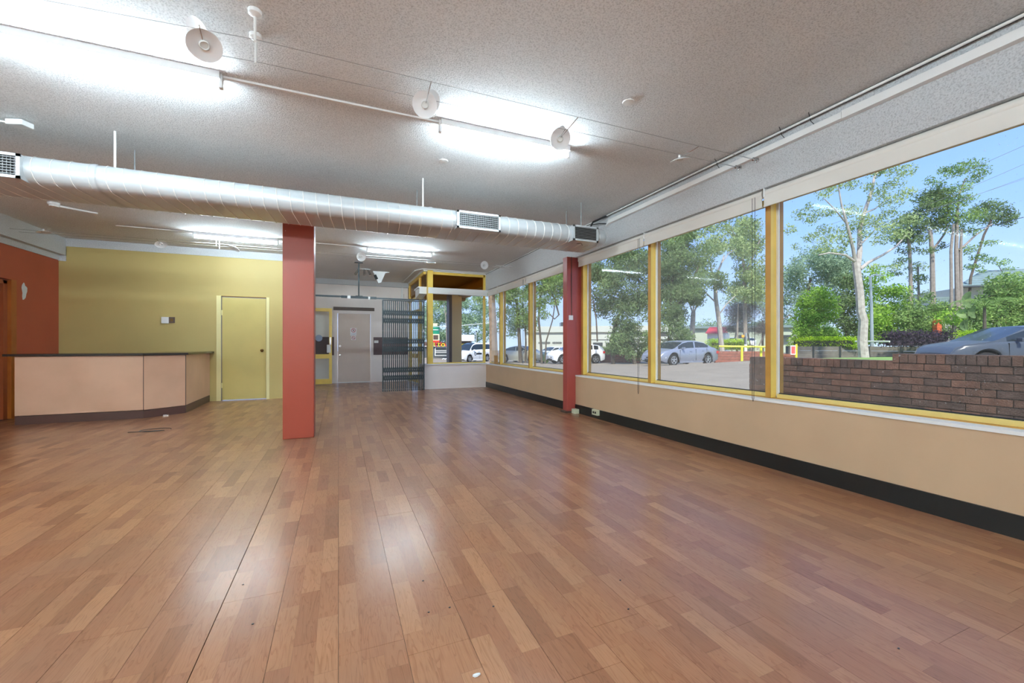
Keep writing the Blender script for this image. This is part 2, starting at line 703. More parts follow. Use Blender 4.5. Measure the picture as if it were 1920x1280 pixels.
struct(MB().box(XL - .2, XL, YB, 6.4, -0.15, 2.57).build('wall_left', M['offwhite']))
wl = struct(MB().box(XL - .2, XL, 6.4, 7.62, -0.15, 2.57).box(XL - .2, XL, 8.69, YY + .2, -0.15, 2.57)
            .box(XL - .2, XL, 7.62, 8.69, 2.07, 2.57).build('wall_left', M['redwall']))
MB().box(XL - .2, XL + .015, YB, YY, 2.57, 2.66).build('lintel_board', M['beam'], wl)
MB().box(XL - .2, XL + .10, YB, YY, 2.66, ZC).build('beam', M['beam'], wl)
# a bare patch of filler, sitting a hair proud of the paint
pts = []
for q in range(18):
    t = 2 * PI * q / 18
    rr = 1 + 0.18 * math.sin(3 * t + 1) + 0.12 * math.sin(5 * t)
    pts.append((8.86 + 0.055 * rr * math.cos(t), 1.93 + 0.125 * rr * math.sin(t)))
MB().prism(pts, XL, XL + .003, 'x').build('filler_patch', M['putty'], wl)

wb = struct(MB().box(XL - .2, -2.15, YY, YY + .15, -0.15, 2.82).box(-1.33, -0.90, YY, YY + .15, -0.15, 2.82)
            .box(-2.15, -1.33, YY, YY + .15, 2.06, 2.82).build('wall_back', M['yellowwall']))
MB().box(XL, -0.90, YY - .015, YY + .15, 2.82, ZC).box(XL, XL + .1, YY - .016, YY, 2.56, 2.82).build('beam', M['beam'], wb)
struct(MB().box(-1.05, -0.90, YY + .15, YF, -0.15, ZC).build('wall_return', M['offwhite']))
we = struct(MB().box(-1.05, -0.10, YF, YF + .15, -0.15, ZC).box(0.90, 1.95, YF, YF + .15, -0.15, ZC)
            .box(-0.10, 0.90, YF, YF + .15, 2.07, ZC).build('wall_entry', M['offwhite']))
MB().box(-0.9, 1.95, YF - .10, YF, 2.82, ZC).build('beam', M['beam'], we)
MB().box(-0.9, -0.125, YF - .012, YF, 0.80, 1.32).build('dado_panel', M['brownpanel'], we)
MB().box(0.94, 1.93, YF - .012, YF, 0.80, 1.32).build('dado_panel', M['brownpanel'], we)
MB().box(-0.14, 0.97, YF - .05, YF, 2.09, 2.18).build('door_head', M['brown'], we)
MB().box(-0.9, -0.12, YF - .012, YF, 0, .02).box(0.94, 1.93, YF - .012, YF, 0, .02).build('skirting', M['offwhite'], we)
struct(MB().box(XL - .2, XR + .26, YB - .2, YB, -0.15, ZC).build('wall_rear', M['offwhite']))

# ------------------------------------------------------------------ doors
# yellow door
d1 = struct(MB().box(-2.115, -1.365, YY + .02, YY + .06, 0.012, 2.035).build('door_1', M['yellowdoor']))
MB().box(-2.20, -2.125, YY - .018, YY, 0, 2.06).box(-1.355, -1.30, YY - .018, YY, 0, 2.06).build('door_frame', M['trimyellow'], d1)
MB().box(-2.15, -2.125, YY, YY + .1, 0, 2.06).box(-1.355, -1.33, YY, YY + .1, 0, 2.06).box(-2.125, -1.355, YY, YY + .1, 2.045, 2.06).build('door_jamb', M['brass'], d1)
MB().lathe((-1.435, YY + .02, .985), (0, -1, 0), [(0.0, .002), (.03, .002), (.03, .006), (.012, .008), (.012, .03), (.024, .04), (.026, .055), (.015, .066), (0, .068)], 16).build('door_knob', M['brass'], d1, smooth=True)
MB().box(-1.352, -1.335, YY - .008, YY, .98, 1.06).build('strike_plate', M['brass'], d1)
MB().box(-2.126, -2.108, YY + .012, YY + .02, 1.68, 1.78).box(-2.126, -2.108, YY + .012, YY + .02, .25, .35).build('hinge', M['trimyellow'], d1)
# pinkish door at the entry
d2 = struct(MB().box(-0.02, 0.86, YF + .03, YF + .07, 0.02, 2.0).build('door_2', M['greydoor']))
MB().box(-0.12, -0.03, YF - .02, YF + .02, 0, 2.08).box(0.865, 0.945, YF - .02, YF + .02, 0, 2.08).box(-0.03, 0.865, YF - .02, YF + .02, 2.0, 2.08).build('door_frame', M['offwhite'], d2)
for z, s_ in ((0.80, .03), (1.06, .03)):
    MB().lathe((0.035, YF + .03, z), (0, -1, 0), [(0, .012), (s_, .012), (s_, 0)] if z > 1 else [(0, .06), (.02, .058), (.026, .045), (.012, .03), (.012, .01), (s_, .008), (s_, 0)], 14).build('door_knob' if z < 1 else 'deadlock', M['chrome'], d2, smooth=True)
MB().box(-0.02, 0.86, YF + .01, YF + .05, 0.0, 0.02).build('threshold', M['whitemetal'], d2)
# brown door, left
d4 = struct(MB().box(XL - .12, XL - .08, 7.68, 8.50, 0.01, 2.0).build('door_3', M['browndoor']))
MB().box(XL - .16, XL - .04, 8.50, 8.58, 0, 2.05).box(XL - .16, XL - .04, 7.62, 7.68, 0, 2.05).box(XL - .16, XL - .04, 7.62, 8.58, 2.0, 2.05).build('door_frame', M['browntrim'], d4)
MB().box(XL - .12, XL + .004, 8.58, 8.69, 0, 2.07).build('door_reveal', M['browndoor'], d4)

# notices on the entry door
M['paper'] = mat('paper', (236, 232, 234), 0.6)
M['signred'] = mat('sign_red', (190, 44, 48), 0.5)
M['signblack'] = mat('sign_black', (40, 40, 44), 0.5)
M['signblue'] = mat('sign_blue', (150, 165, 190), 0.5)


def text(body, size, loc, rot, m, name, parent, depth=0.002, align='CENTER'):
    cu = bpy.data.curves.new(name, 'FONT')
    cu.body = body
    cu.size = size
    cu.extrude = depth
    cu.align_x = align
    cu.align_y = 'CENTER'
    cu.materials.append(m)
    o = bpy.data.objects.new(name, cu)
    C.objects.link(o)
    dg = bpy.context.evaluated_depsgraph_get()
    me = bpy.data.meshes.new_from_object(o.evaluated_get(dg))
    bpy.data.objects.remove(o)
    ob = bpy.data.objects.new(name, me)
    C.objects.link(ob)
    ob.parent = parent
    ob.location = Vector(loc) - origin(parent)
    ob.rotation_euler = rot
    return ob


def ring(mb, cx, y, cz, r0, r1, n=24, t=0.002):
    vs, fs = [], []
    for k in range(n):
        a = 2 * PI * k / n
        for r in (r0, r1):
            vs.append((cx + r * math.cos(a), y, cz + r * math.sin(a)))
    for k in range(n):
        a, b = 2 * k, 2 * ((k + 1) % n)
        fs.append((a, a + 1, b + 1, b))
    return mb.add(vs, fs)


yd = YF + .028
s1 = thing('warning_notice', 'white no-entry notice with walking figure on the pinkish door', 'notice', (0.395, yd, 1.5))
MB().box(0.31, 0.48, yd - .002, yd, 1.36, 1.585).build('paper', M['paper'], s1)
mb = ring(MB(), 0.395, yd - .003, 1.515, .047, .06)
mb.obox((0.395, yd - .0035, 1.515), (.05 * .7, 0, -.05 * .7), (0, .0004, 0), (.005 * .7, 0, .005 * .7))
mb.build('prohibition_ring', M['signred'], s1)
mb = MB().lathe((0.402, yd - .003, 1.545), (0, -1, 0), [(0, .001), (.009, .001), (.009, 0)], 10)
for a, b_ in (((.400, 1.535), (.392, 1.51)), ((.392, 1.51), (.375, 1.487)), ((.392, 1.51), (.408, 1.488)), ((.398, 1.53), (.375, 1.52)), ((.398, 1.53), (.415, 1.517))):
    mb.tube([(a[0], yd - .003, a[1]), (b_[0], yd - .003, b_[1])], .004, 5)
mb.build('walking_figure', M['signblack'], s1)
text('NO ENTRY', .026, (0.395, yd - .003, 1.425), (PI / 2, 0, 0), M['signblue'], 'lettering', s1, .0005)
text('AUTHORISED\nPERSONNEL ONLY', .015, (0.395, yd - .003, 1.392), (PI / 2, 0, 0), M['signblue'], 'lettering', s1, .0005)
s2 = thing('smoking_notice', 'small round no-smoking sticker below the no-entry notice', 'notice', (0.397, yd, 1.30))
MB().box(0.335, 0.46, yd - .002, yd, 1.235, 1.35).build('paper', M['paper'], s2)
mb = ring(MB(), 0.397, yd - .003, 1.295, .038, .05)
mb.obox((0.397, yd - .0035, 1.295), (.043 * .7, 0, -.043 * .7), (0, .0004, 0), (.005 * .7, 0, .005 * .7))
mb.build('prohibition_ring', M['signred'], s2)
MB().box(.37, .425, yd - .003, yd - .002, 1.29, 1.300).build('cigarette_mark', M['signblack'], s2)


def plate(name, label, cat, x0, x1, y0, y1, z0, z1, m, details, group=None):
    t = thing(name, label, cat, ((x0 + x1) / 2, (y0 + y1) / 2, z0), group)
    MB().box(x0, x1, y0, y1, z0, z1).build('faceplate', m, t, bevel=.002)
    for nm, bx_, mm in details:
        MB().box(*bx_).build(nm, mm, t)
    return t


plate('light_switch', 'white double switch on the brown dado beside the entry door', 'switch', 0.965, 1.085, YF - .024, YF - .012, 1.15, 1.225, M['white'],
      [('rocker', (0.985, 1.0, YF - .03, YF - .024, 1.175, 1.2), M['whitemetal']), ('rocker', (1.035, 1.05, YF - .03, YF - .024, 1.175, 1.2), M['whitemetal'])])
plate('wall_control', 'white wall switch with an open brown socket on the yellow wall', 'switch', -3.06, -2.95, YY - .03, YY, 1.50, 1.62, M['white'],
      [('open_backbox', (-2.95, -2.86, YY - .012, YY, 1.51, 1.62), M['brown']), ('screw_terminal', (-2.925, -2.885, YY - .018, YY - .012, 1.54, 1.59), M['brass'])])

# ------------------------------------------------------------------ free-standing pillar and window column
pl_ = struct(MB().box(-0.60, -0.27, 5.47, 5.80, 0, 2.80).build('pillar', M['pillar'], bevel=.006))
MB().box(-0.49, -0.38, 5.66, 5.77, 2.80, ZC).build('packer', M['ceiling'], pl_)
wc2 = struct(MB().box(3.40, 3.56, 5.85, 5.985, 0.03, 2.52).box(3.561, 3.72, 5.862, 6.04, 0.607, 2.52).build('column', M['redcol'], bevel=.005))
MB().box(3.475, 3.483, 5.838, 5.85, 1.56, 2.52).build('conduit', M['brown'], wc2)
MB().box(3.36, 3.56, 5.83, 6.0, 0.0, 0.03).build('base_strip', M['brown'], wc2)
plate('light_switch', 'small cream switch on the red window column', 'switch', 3.43, 3.505, 5.838, 5.85, 1.50, 1.575, M['white'],
      [('rocker', (3.46, 3.475, 5.83, 5.838, 1.525, 1.55), M['whitemetal'])])
plate('power_socket', 'cream double power socket on the black skirting', 'socket', XR - .055, XR - .012, 5.16, 5.30, 0.055, 0.135, M['olive'],
      [('socket_face', (XR - .06, XR - .055, 5.19, 5.22, .08, .11), M['grille']), ('socket_face', (XR - .06, XR - .055, 5.24, 5.27, .08, .11), M['grille'])])
plate('junction_box', 'cream box lying at the foot of the red window column', 'socket', 3.47, 3.545, 5.72, 5.83, 0.0, 0.07, M['olive'],
      [('box_lid', (3.475, 3.54, 5.715, 5.72, .01, .055), M['olive']), ('cable_entry', (3.50, 3.52, 5.83, 5.836, .02, .04), M['grille'])])

# ------------------------------------------------------------------ windows on the right wall
XW = 3.70


def window(n, y0, y1, last=False):
    """frame members run round the opening y0..y1; the glass sits mid-depth"""
    z0, z1 = 0.615, 2.46
    wd = struct(MB().box(XW, XW + .075, y0, y1, z0, z0 + .035).box(XW, XW + .075, y0, y1, z1 - .05, z1).build('window_%d' % n, M['framecream']))
    MB().box(XW + .036, XW + .040, y0, y1, z0 + .035, z1 - .05).build('pane', M['glass'] if -1 < y0 < 1.5 else M['paintedhaze'], wd)
    MB().box(XW + .026, XW + .036, y0, y1, z0 + .035, z0 + .043).build('glazing_bead', M['grille'], wd)
    return wd


def mullion(y, n=None):
    m_ = struct(MB().box(XW - .045, XW + .028, y - .024, y + .024, .615, 2.46).build('trim_%d' % n, M['yellow']))
    MB().box(XW - .049, XW - .045, y - .024, y + .026, .615, 2.46).build('mullion_shade_face', M['ochre'], m_)  # thin ochre plate painting the shade on the room-side face
    MB().box(XW + .028, XW + .040, y - .048, y + .048, .615, 2.46).build('bright_strip', M['white'], m_)
    MB().box(XW + .040, XW + .095, y - .045, y + .045, .615, 2.46).build('mullion_back', M['ochre'], m_)
    return m_


mull = [-2.125, -0.58, 0.985, 2.63, 4.215, 5.80]
mull2 = [7.85, 9.55]
n = 1
prev = YB
for k_, y in enumerate(mull):
    window(n, prev + (.05 if k_ else 0), y - .05)
    mullion(y, 10 + n)
    n += 1
    prev = y
prev = 6.04
for y in mull2:
    window(n, prev, y - .05)
    mullion(y, 10 + n)
    n += 1
    prev = y + .05
window(n, prev, YC + .06)
n += 1
struct(MB().box(XR + .1, XR + .22, 5.85, 6.04, .6, 2.5).build('trim_30', M['redcol']))

# corner glazing: front (facing the camera) and side
def frame(name, parts, m):
    mb = MB()
    for b_ in parts:
        mb.box(*b_)
    return struct(mb.build(name, m))


yf = YC + .05
cw = frame('window_%d' % n, [(2.14, XR - .02, yf, yf + .06, 2.86, 2.92), (XR - .06, XR, yf, yf + .06, .625, 2.92),
                             (2.14, XR - .06, yf, yf + .06, .625, .65)], M['yellow'])
MB().box(2.03, 2.16, YC - .02, YC + .12, .625, 2.94).build('corner_post', M['yellow'], cw)
MB().box(1.93, XR + .1, YC - .0, YC + .12, 2.92, ZC).build('head', M['white'], cw)
MB().box(2.04, XR - .06, yf + .028, yf + .032, .65, 2.37).build('pane', M['glassclean'], cw)
MB().box(2.04, XR - .06, yf + .028, yf + .032, 2.52, 2.86).build('pane', M['brownglass'], cw)['label'] = 'brown tinted pane'
MB().box(2.04, XR + .02, YC - .03, YC + .10, 2.37, 2.52).build('transom_beam', M['white'], cw)
n += 1
xs_ = 1.95
sw = frame('window_%d' % n, [(xs_, xs_ + .06, YC + .12, YF, 2.86, 2.92), (xs_, xs_ + .06, 11.02, 11.10, 2.45, 2.92),
                             (xs_, xs_ + .06, 12.72, 12.80, 0, 2.92), (xs_, xs_ + .06, 11.02, YF, 2.36, 2.42),
                             (xs_, xs_ + .06, 11.02, 11.07, 0, 2.45)], M['yellow'])
MB().box(xs_ - .02, xs_ + .12, YC + .12, YF, 2.92, ZC).build('head', M['white'], sw)
MB().box(xs_ + .028, xs_ + .032, YC + .12, 12.72, 2.52, 2.86).build('pane', M['brownglass'], sw)['label'] = 'brown tinted pane'
MB().box(xs_ + .028, xs_ + .032, YC + .12, 11.02, .625, 2.37).build('pane', M['glassclean'], sw)
MB().prism([(YC + .12, 2.37), (11.02, 2.30), (11.02, 2.50), (YC + .12, 2.52)], xs_ - .10, xs_ + .08, 'x').build('transom_beam', M['white'], sw)
MB().prism([(YC + .12, 2.52), (11.02, 2.50), (11.02, 2.54), (YC + .12, 2.545)], xs_ - .13, xs_ + .08, 'x').build('transom_ledge', M['white'], sw)
MB().box(xs_ + .06, xs_ + .09, 11.07, 11.10, 0, 2.3).build('door_stop', M['brown'], sw)
struct(MB().box(1.74, 1.79, YF - .05, YF - .012, 2.13, ZC).build('trim_40', M['white']))
struct(MB().box(1.82, 1.90, YF - .06, YF - .012, 2.52, 2.62).build('trim_41', M['offwhite']))


def glass_door(name, n_, x0, x1, y, label):
    """a yellow framed glass leaf parallel to X"""
    z0, z1 = .02, 2.10
    st = .075
    d = struct(MB().box(x0, x0 + st, y, y + .045, z0, z1).box(x1 - st, x1, y, y + .045, z0, z1)
               .box(x0 + st, x1 - st, y, y + .045, z1 - .09, z1).box(x0 + st, x1 - st, y, y + .045, z0, z0 + .14)
               .box(x0 + st, x1 - st, y, y + .045, .72, .84).build('door_%d' % n_, M['yellow']), label)
    MB().box(x0 + st, x1 - st, y + .02, y + .024, z0 + .14, .72).build('pane', M['glassclean'], d)
    MB().box(x0 + st, x1 - st, y + .02, y + .024, .84, z1 - .09).build('pane', M['glassclean'], d)
    MB().box(x1 - .06, x1 - .02, y - .012, y, 1.1, 1.3).build('lock_plate', M['chrome'], d)
    MB().box(x1 - .13, x1 - .03, y - .03, y - .01, .88, 1.1).build('push_plate', M['white'], d)
    return d


dg_ = glass_door('glass_door', 4, -0.90, -0.17, 12.50, None)
MB().lathe((-0.50, 12.515, 1.28), (0, -1, 0), [(0, .004), (.09, .004), (.09, 0)], 20).build('door_sticker', M['signblue'], dg_)
# second leaf, ajar in the side opening
a0, a1 = Vector((1.99, 12.66, 0)), Vector((2.10, 11.82, 0))
dd = (a1 - a0).normalized()
nn = Vector((-dd.y, dd.x, 0))
L_ = (a1 - a0).length


def ob(mb, s0, s1, z0, z1, th=.022):
    c = a0 + dd * (s0 + s1) / 2 + Vector((0, 0, (z0 + z1) / 2))
    return mb.obox(c, dd * (s1 - s0) / 2, nn * th, (0, 0, (z1 - z0) / 2))


mb = MB()
for q in ((0, .075, .02, 2.1), (L_ - .075, L_, .02, 2.1), (.075, L_ - .075, 2.01, 2.1), (.075, L_ - .075, .02, .16), (.075, L_ - .075, .72, .84)):
    ob(mb, *q)
d5 = struct(mb.build('door_5', M['yellow']))
mb = MB()
ob(mb, .075, L_ - .075, .16, .72, .002)
ob(mb, .075, L_ - .075, .84, 2.01, .002)
mb.build('pane', M['glassclean'], d5)

# ------------------------------------------------------------------ counter
ct = thing('reception_counter', 'angled reception counter with pinkish laminate fronts before the yellow wall', 'counter', (-3.2, 8.2, 0))
P0, P1, P2, P3 = (-4.09, 7.86), (-2.70, 7.87), (-2.28, 8.22), (-2.31, YY - .005)
ins = 0.02


def panel(mb, a, b, z0, z1, th):
    a, b = Vector((*a, 0)), Vector((*b, 0))
    d = (b - a)
    Ln = d.length
    d.normalize()
    nrm = Vector((-d.y, d.x, 0))
    c = (a + b) / 2 + nrm * th / 2 + Vector((0, 0, (z0 + z1) / 2))
    return mb.obox(c, d * (Ln / 2 - .003), nrm * th / 2, (0, 0, (z1 - z0) / 2))


for a, b in ((P0, P1), (P1, P2), (P2, P3)):
    panel(MB(), a, b, .125, .935, .02).build('front_panel', M['counter'], ct)
    k_ = panel(MB(), a, b, 0.0, .118, .018).build('kickboard', M['kick'], ct)
for p in (P1, P2):
    MB().tube([(p[0], p[1] + .006, 0.01), (p[0], p[1] + .006, .935)], .006, 6).build('joint_strip', M['brown'], ct)
MB().prism([(P0[0], P0[1] + .05), (P1[0] - .02, P1[1] + .05), (P2[0] - .06, P2[1] + .05), (P3[0] - .06, P3[1]), (-2.85, P3[1]), (-2.85, 8.45), (P0[0], 8.45)], .03, .93, 'z').build('carcass', M['counter'], ct)
MB().prism([(P0[0], P0[1] + .001), (P0[0] + .02, P0[1] + .03), (P0[0] + .02, 8.45), (P0[0], 8.45)], 0.0, .935, 'z').build('end_panel', M['browndoor'], ct)
MB().prism([(-4.19, 7.82), (-2.69, 7.82), (-2.24, 8.20), (-2.24, YY - .003), (-2.9, YY - .003), (-2.9, 8.5), (-4.19, 8.5)], .94, .972, 'z').build('countertop', M['countertop'], ct, bevel=.004)
MB().box(-2.50, -2.43, 7.99, 8.03, 0.0, .02).build('floor_bolt', M['chrome'], ct)

# ------------------------------------------------------------------ duct
du = thing('air_duct', 'long flat-oval white spiral air duct hanging across the room', 'duct', (0, 4.85, 2.41))
DY0, DY1, DZ0, DR = 4.66, 5.08, 2.41, 0.112


def oval(x, grow=0.0, n_=10, y0=DY0, y1=DY1, zc=DZ0 + DR, r=DR):
    r += grow
    pts = []
    for k in range(n_ + 1):
        t = -PI / 2 + PI * k / n_
        pts.append((x, y1 + r * math.cos(t), zc + r * math.sin(t)))
    for k in range(n_ + 1):
        t = PI / 2 + PI * k / n_
        pts.append((x, y0 + r * math.cos(t), zc + r * math.sin(t)))
    return pts


def duct_shell(x0, x1, m, name, grow=0.0, cap=None):
    a, b = oval(x0, grow), oval(x1, grow)
    nn_ = len(a)
    mb = MB().add(a + b, [(i, (i + 1) % nn_, nn_ + (i + 1) % nn_, nn_ + i) for i in range(nn_)])
    if cap:
        # domed end
        prev_ = b
        for gx, s_ in ((.03, .94), (.05, .80), (.055, .0)):
            cyy, czz = (DY0 + DY1) / 2, DZ0 + DR
            nxt = []
            for p in b:
                cy_ = min(max(p[1], DY0), DY1)
                nxt.append((x1 + gx, cy_ + (p[1] - cy_) * s_, czz + (p[2] - czz) * s_))
            base_ = len(mb.v)
            mb.add(prev_ + nxt, [(i, (i + 1) % nn_, nn_ + (i + 1) % nn_, nn_ + i) for i in range(nn_)])
            prev_ = nxt
        mb.add(prev_, [tuple(range(nn_))])
    return mb.build(name, m, du, smooth=True)


duct_shell(XL + .12, 3.20, M['duct'], 'duct_body', cap=True)
# spiral lock seams: each turn a raised rib running obliquely round the oval
pitch = 0.115
x = XL + .2
perim = [Vector(p) for p in oval(0, .003)]
cum = [0]
for i in range(len(perim)):
    cum.append(cum[-1] + (perim[(i + 1) % len(perim)] - perim[i]).length)
tot = cum[-1]
seams = []
while x < 3.13:
    path = []
    for i in range(len(perim) + 1):
        p = perim[i % len(perim)]
        xx = x + pitch * cum[i] / tot
        if xx < 3.2:
            path.append((xx, p.y, p.z))
    if len(path) > 3:
        MB().tube(path, .0032, 4, cap=False).build('spiral_seam', M['seam'], du)
    x += pitch
for jx in (-1.92, 0.92):
    duct_shell(jx, jx + .04, M['duct'], 'joint_collar', .006)


def vent(x0, x1, deep, nv, nh, label):
    yv = DY0 - DR - deep
    z0, z1 = DZ0 + .0, DZ0 + .195
    v = MB().box(x0, x1, yv, yv + .012, z0, z0 + .022).box(x0, x1, yv, yv + .012, z1 - .022, z1) \
        .box(x0, x0 + .025, yv, yv + .012, z0, z1).box(x1 - .025, x1, yv, yv + .012, z0, z1) \
        .box(x0 + .003, x1 - .003, yv + .012, DY0 - .02, z0, z0 + .004).box(x0 + .003, x1 - .003, yv + .012, DY0 - .02, z1 - .004, z1) \
        .box(x0, x0 + .006, yv + .012, DY0 - .02, z0, z1).box(x1 - .006, x1, yv + .012, DY0 - .02, z0, z1).build('vent', M['duct'], du)
    v['label'] = label
    MB().box(x0 + .02, x1 - .02, yv + .02, yv + .025, z0 + .02, z1 - .02).build('vent_backing', M['grille'], v)
    mb = MB()
    for k in range(nh):
        z = z0 + .022 + (k + .5) * (z1 - z0 - .044) / nh
        mb.box(x0 + .02, x1 - .02, yv + .002, yv + .012, z - .002, z + .002)
    for k in range(nv):
        xx = x0 + .025 + (k + .5) * (x1 - x0 - .05) / nv
        mb.box(xx - .001, xx + .001, yv + .008, yv + .016, z0 + .02, z1 - .02)
    mb.build('vent_blades', M['cable'], v)
    return v


vent(-2.86, -2.32, .03, 22, 7, 'supply grille at the far left end of the duct')
vent(1.22, 1.74, .03, 22, 7, 'supply grille with double louvres in the middle')
vent(2.71, 3.08, .04, 0, 8, 'square grille at the right-hand end')
for hx in (-1.80, 0.87, 2.93):
    MB().tube([(hx, DY0 + .02, DZ0 + .2), (hx, DY0 + .02, ZC)], .006 if hx > 2 else .009, 6).build('hanger_rod', M['white'] if hx < 2 else M['cable'], du)
for hx in (-3.6, -1.8, .87, 2.93):
    MB().tube([(hx, DY1 - .02, DZ0 + .2), (hx, DY1 - .02, ZC)], .006, 6).build('hanger_rod', M['cable'], du)
MB().tube([(2.85, DY0 + .02, 2.412), (2.87, DY0 - .08, 2.40), (2.88, DY0 - .09, 2.37)], .003, 4).build('loose_tie', M['grille'], du)

# ------------------------------------------------------------------ fluorescent battens
def batten(x0, y, label, proto=None):
    t = thing('fluorescent_light', label, 'light', (x0 + .61, y, ZC), 'ceiling fluorescent battens')
    if proto is None:
        l = lambda mb_, *a, **k: mb_.build(*a, **k)
        MB().prism([(-.042, 0), (.042, 0), (.036, -.045), (-.036, -.045)], -.61, .61, 'x').build('batten_body', M['whitemetal'], t, local=True)
        for s_ in (-1, 1):
            MB().box(s_ * .61 - .012, s_ * .61 + .012, -.018, .018, -.098, 0).build('end_cap', M['whitemetal'], t, local=True, bevel=.003)
        MB().tube([(-.595, 0, -.078), (.595, 0, -.078)], .019, 12).build('tube', M['tube'], t, local=True, smooth=True)
    else:
        for ch in proto.children:
            c = ch.copy()
            C.objects.link(c)
            c.parent = t
    return t


L0 = batten(-1.97, 3.42, 'lit fluorescent batten nearest the camera, top left of the ceiling')
batten(.78, 3.42, 'lit fluorescent batten in front of the duct, near the middle spot lamps', L0)
batten(-2.21, 8.36, 'lit fluorescent batten beyond the duct, above the counter end', L0)
batten(.50, 8.33, 'lit fluorescent batten beyond the duct, nearest the corner windows', L0)
for xx, yy, pl in ((-1.97, -1.5, 'just behind the camera, left one'), (.78, -1.5, 'just behind the camera, right one'), (-4.3, 3.42, 'beside the left wall, in line with the front pair'), (-4.3, -1.5, 'beside the left wall, behind the camera'),
                   (-4.3, .9, 'beside the left wall, level with the camera'), (-1.97, -3.0, 'at the rear wall, middle one'), (.78, -3.0, 'at the rear wall, right one'), (-4.3, -3.0, 'at the rear wall, left one')):  # unseen battens added to raise the bounce light
    batten(xx, yy, 'unseen lit batten added for bounce light, ' + pl, L0)
for (x0, x1, y, lb) in ((-.74, .77, 3.425, 'white conduit joining the two front fluorescent battens'),
                        (-.98, .50, 8.37, 'white conduit joining the two rear fluorescent battens'),
                        (-3.2, -2.22, 8.34, 'white conduit from the ceiling rose to the rear left batten')):
    tag(MB().box(x0, x1, y, y + .02, ZC - .014, ZC).build('conduit', M['white']), lb, 'conduit')


def rose(x, y, label, arm):
    t = thing('ceiling_rose', label, 'ceiling fitting', (x, y, ZC))
    MB().lathe((x, y, ZC), (0, 0, -1), [(.06, 0), (.058, .02), (.045, .035), (.045, .05), (0, .052)], 16).build('rose_body', M['white'], t, smooth=True)
    MB().tube([(x, y, ZC - .03), arm], [.016, .011], 8).build('cable_arm', M['white'], t)
    return t


rose(-3.45, 7.35, 'round white ceiling rose with a short arm, above the counter', (-3.12, 7.62, ZC - .02))
rr_ = thing('cable_plug', 'white plug-in connector on the ceiling above the duct, far left', 'ceiling fitting', (-2.95, 4.45, ZC))
pc = W(37, 3.45, 279)
MB().obox((pc.x, pc.y, ZC - .03), (.06, -.02, 0), (.02, .04, 0), (0, 0, .022)).build('plug_body', M['white'], rr_, bevel=.006)
MB().tube([(pc.x - .05, pc.y + .01, ZC - .03), (pc.x - .35, pc.y + .0, ZC - .012)], .008, 6).build('plug_cable', M['white'], rr_)

# ------------------------------------------------------------------ cable track lamps
wires = thing('cable_track', 'pair of thin steel lighting cables strung across the front of the ceiling', 'cable', (0, 2.8, 2.8))
Af = [(XL + .1, 3.1, 2.8), (-.43, 2.69, 2.8), (3.50, 2.67, 2.80)]
Bf = [(XL + .1, 3.30, 2.8), (-.46, 2.90, 2.8), (3.50, 2.85, 2.80)]
for P_ in (Af, Bf):
    MB().tube(P_, .0017, 5).build('wire', M['cable'], wires)
    xa, ya, za = P_[-1]
    MB().tube([(xa - .12, ya, za), (xa, ya, za)], .004, 6).build('turnbuckle', M['chrome'], wires)
    MB().lathe((XR, ya, za), (-1, 0, 0), [(.022, 0), (.022, .008), (.009, .012), (.009, .05), (.016, .055), (0, .065)], 12).build('wall_anchor', M['chrome'], wires, smooth=True)
    xh, yh, zh = P_[1]
    MB().tube([(xh, yh, zh - .01), (xh, yh, ZC - .03)], .007, 8).build('wire_hanger', M['white'], wires)
    MB().lathe((xh, yh, ZC), (0, 0, -1), [(.035, 0), (.033, .02), (.012, .035), (0, .036)], 14).build('hanger_cup', M['white'], wires, smooth=True)

wires2 = thing('cable_track', 'pair of thin steel lighting cables strung beyond the duct', 'cable', (0, 8.3, 2.8))
for yb in (8.36, 8.55):
    MB().tube([(XL + .1, yb, 2.78), (-1.9, yb + .02, 2.8), (3.50, yb, 2.80)], .002, 5).build('wire', M['cable'], wires2)
    MB().tube([(3.1, yb, 2.8), (3.5, yb, 2.80)], .007, 6).build('turnbuckle', M['white'], wires2)
    MB().tube([(-1.9, yb + .02, 2.76), (-1.9, yb + .02, ZC)], .006, 6).build('wire_hanger', M['white'], wires2)


def spot(u, v, zc, aim, label, r=.085, two=True):
    fwd = (zc - EYE) * F / (646 - v)
    c = W(u, fwd)
    c.z = zc
    t = thing('spot_lamp', label, 'lamp', c, 'disc spot lamps on the cable tracks')
    d = Vector(aim).normalized()
    # dished reflector, thin but double walled
    MB().lathe(c, d, [(.018, -.006), (r * .6, -.004), (r, .010), (r, .013), (r * .6, .0), (.024, -.002), (.018, -.002)], 28).build('reflector', M['whitemetal'], t, smooth=True)
    MB().lathe(c, d, [(.026, .0), (.026, .008), (.021, .012), (.018, .006), (0, .005)], 18).build('lamp_ring', M['lampglass'], t, smooth=True)
    MB().lathe(c, d, [(.012, -.006), (.012, -.035), (.0, -.036)], 12).build('lamp_holder', M['white'], t, smooth=True)
    a = Vector((0, 1, 0))
    if two:
        # second dish folded back behind the first, meeting it along the upper edge
        d2 = (d + Vector((-.95, .0, .25)) * (1 if aim[0] > 0 else -1)).normalized()
        c2 = c - d * .078 + Vector((-.012 if aim[0] > 0 else .012, 0, .012))
        MB().lathe(c2, d2, [(.010, -.004), (r * .6, -.003), (r * 1.02, .006), (r * 1.02, .009), (r * .6, .001), (.010, .0)], 28).build('back_shade', M['whitemetal'], t, smooth=True)
    for sy in (-1, 1):
        MB().tube([c + Vector((0, sy * .02, .0)) - d * .01, (c.x, ((2.68, 2.87) if c.y < 5 else (8.36, 8.55))[(sy + 1) // 2], 2.8)], .003, 5).build('contact_arm', M['chrome'], t)
    return t


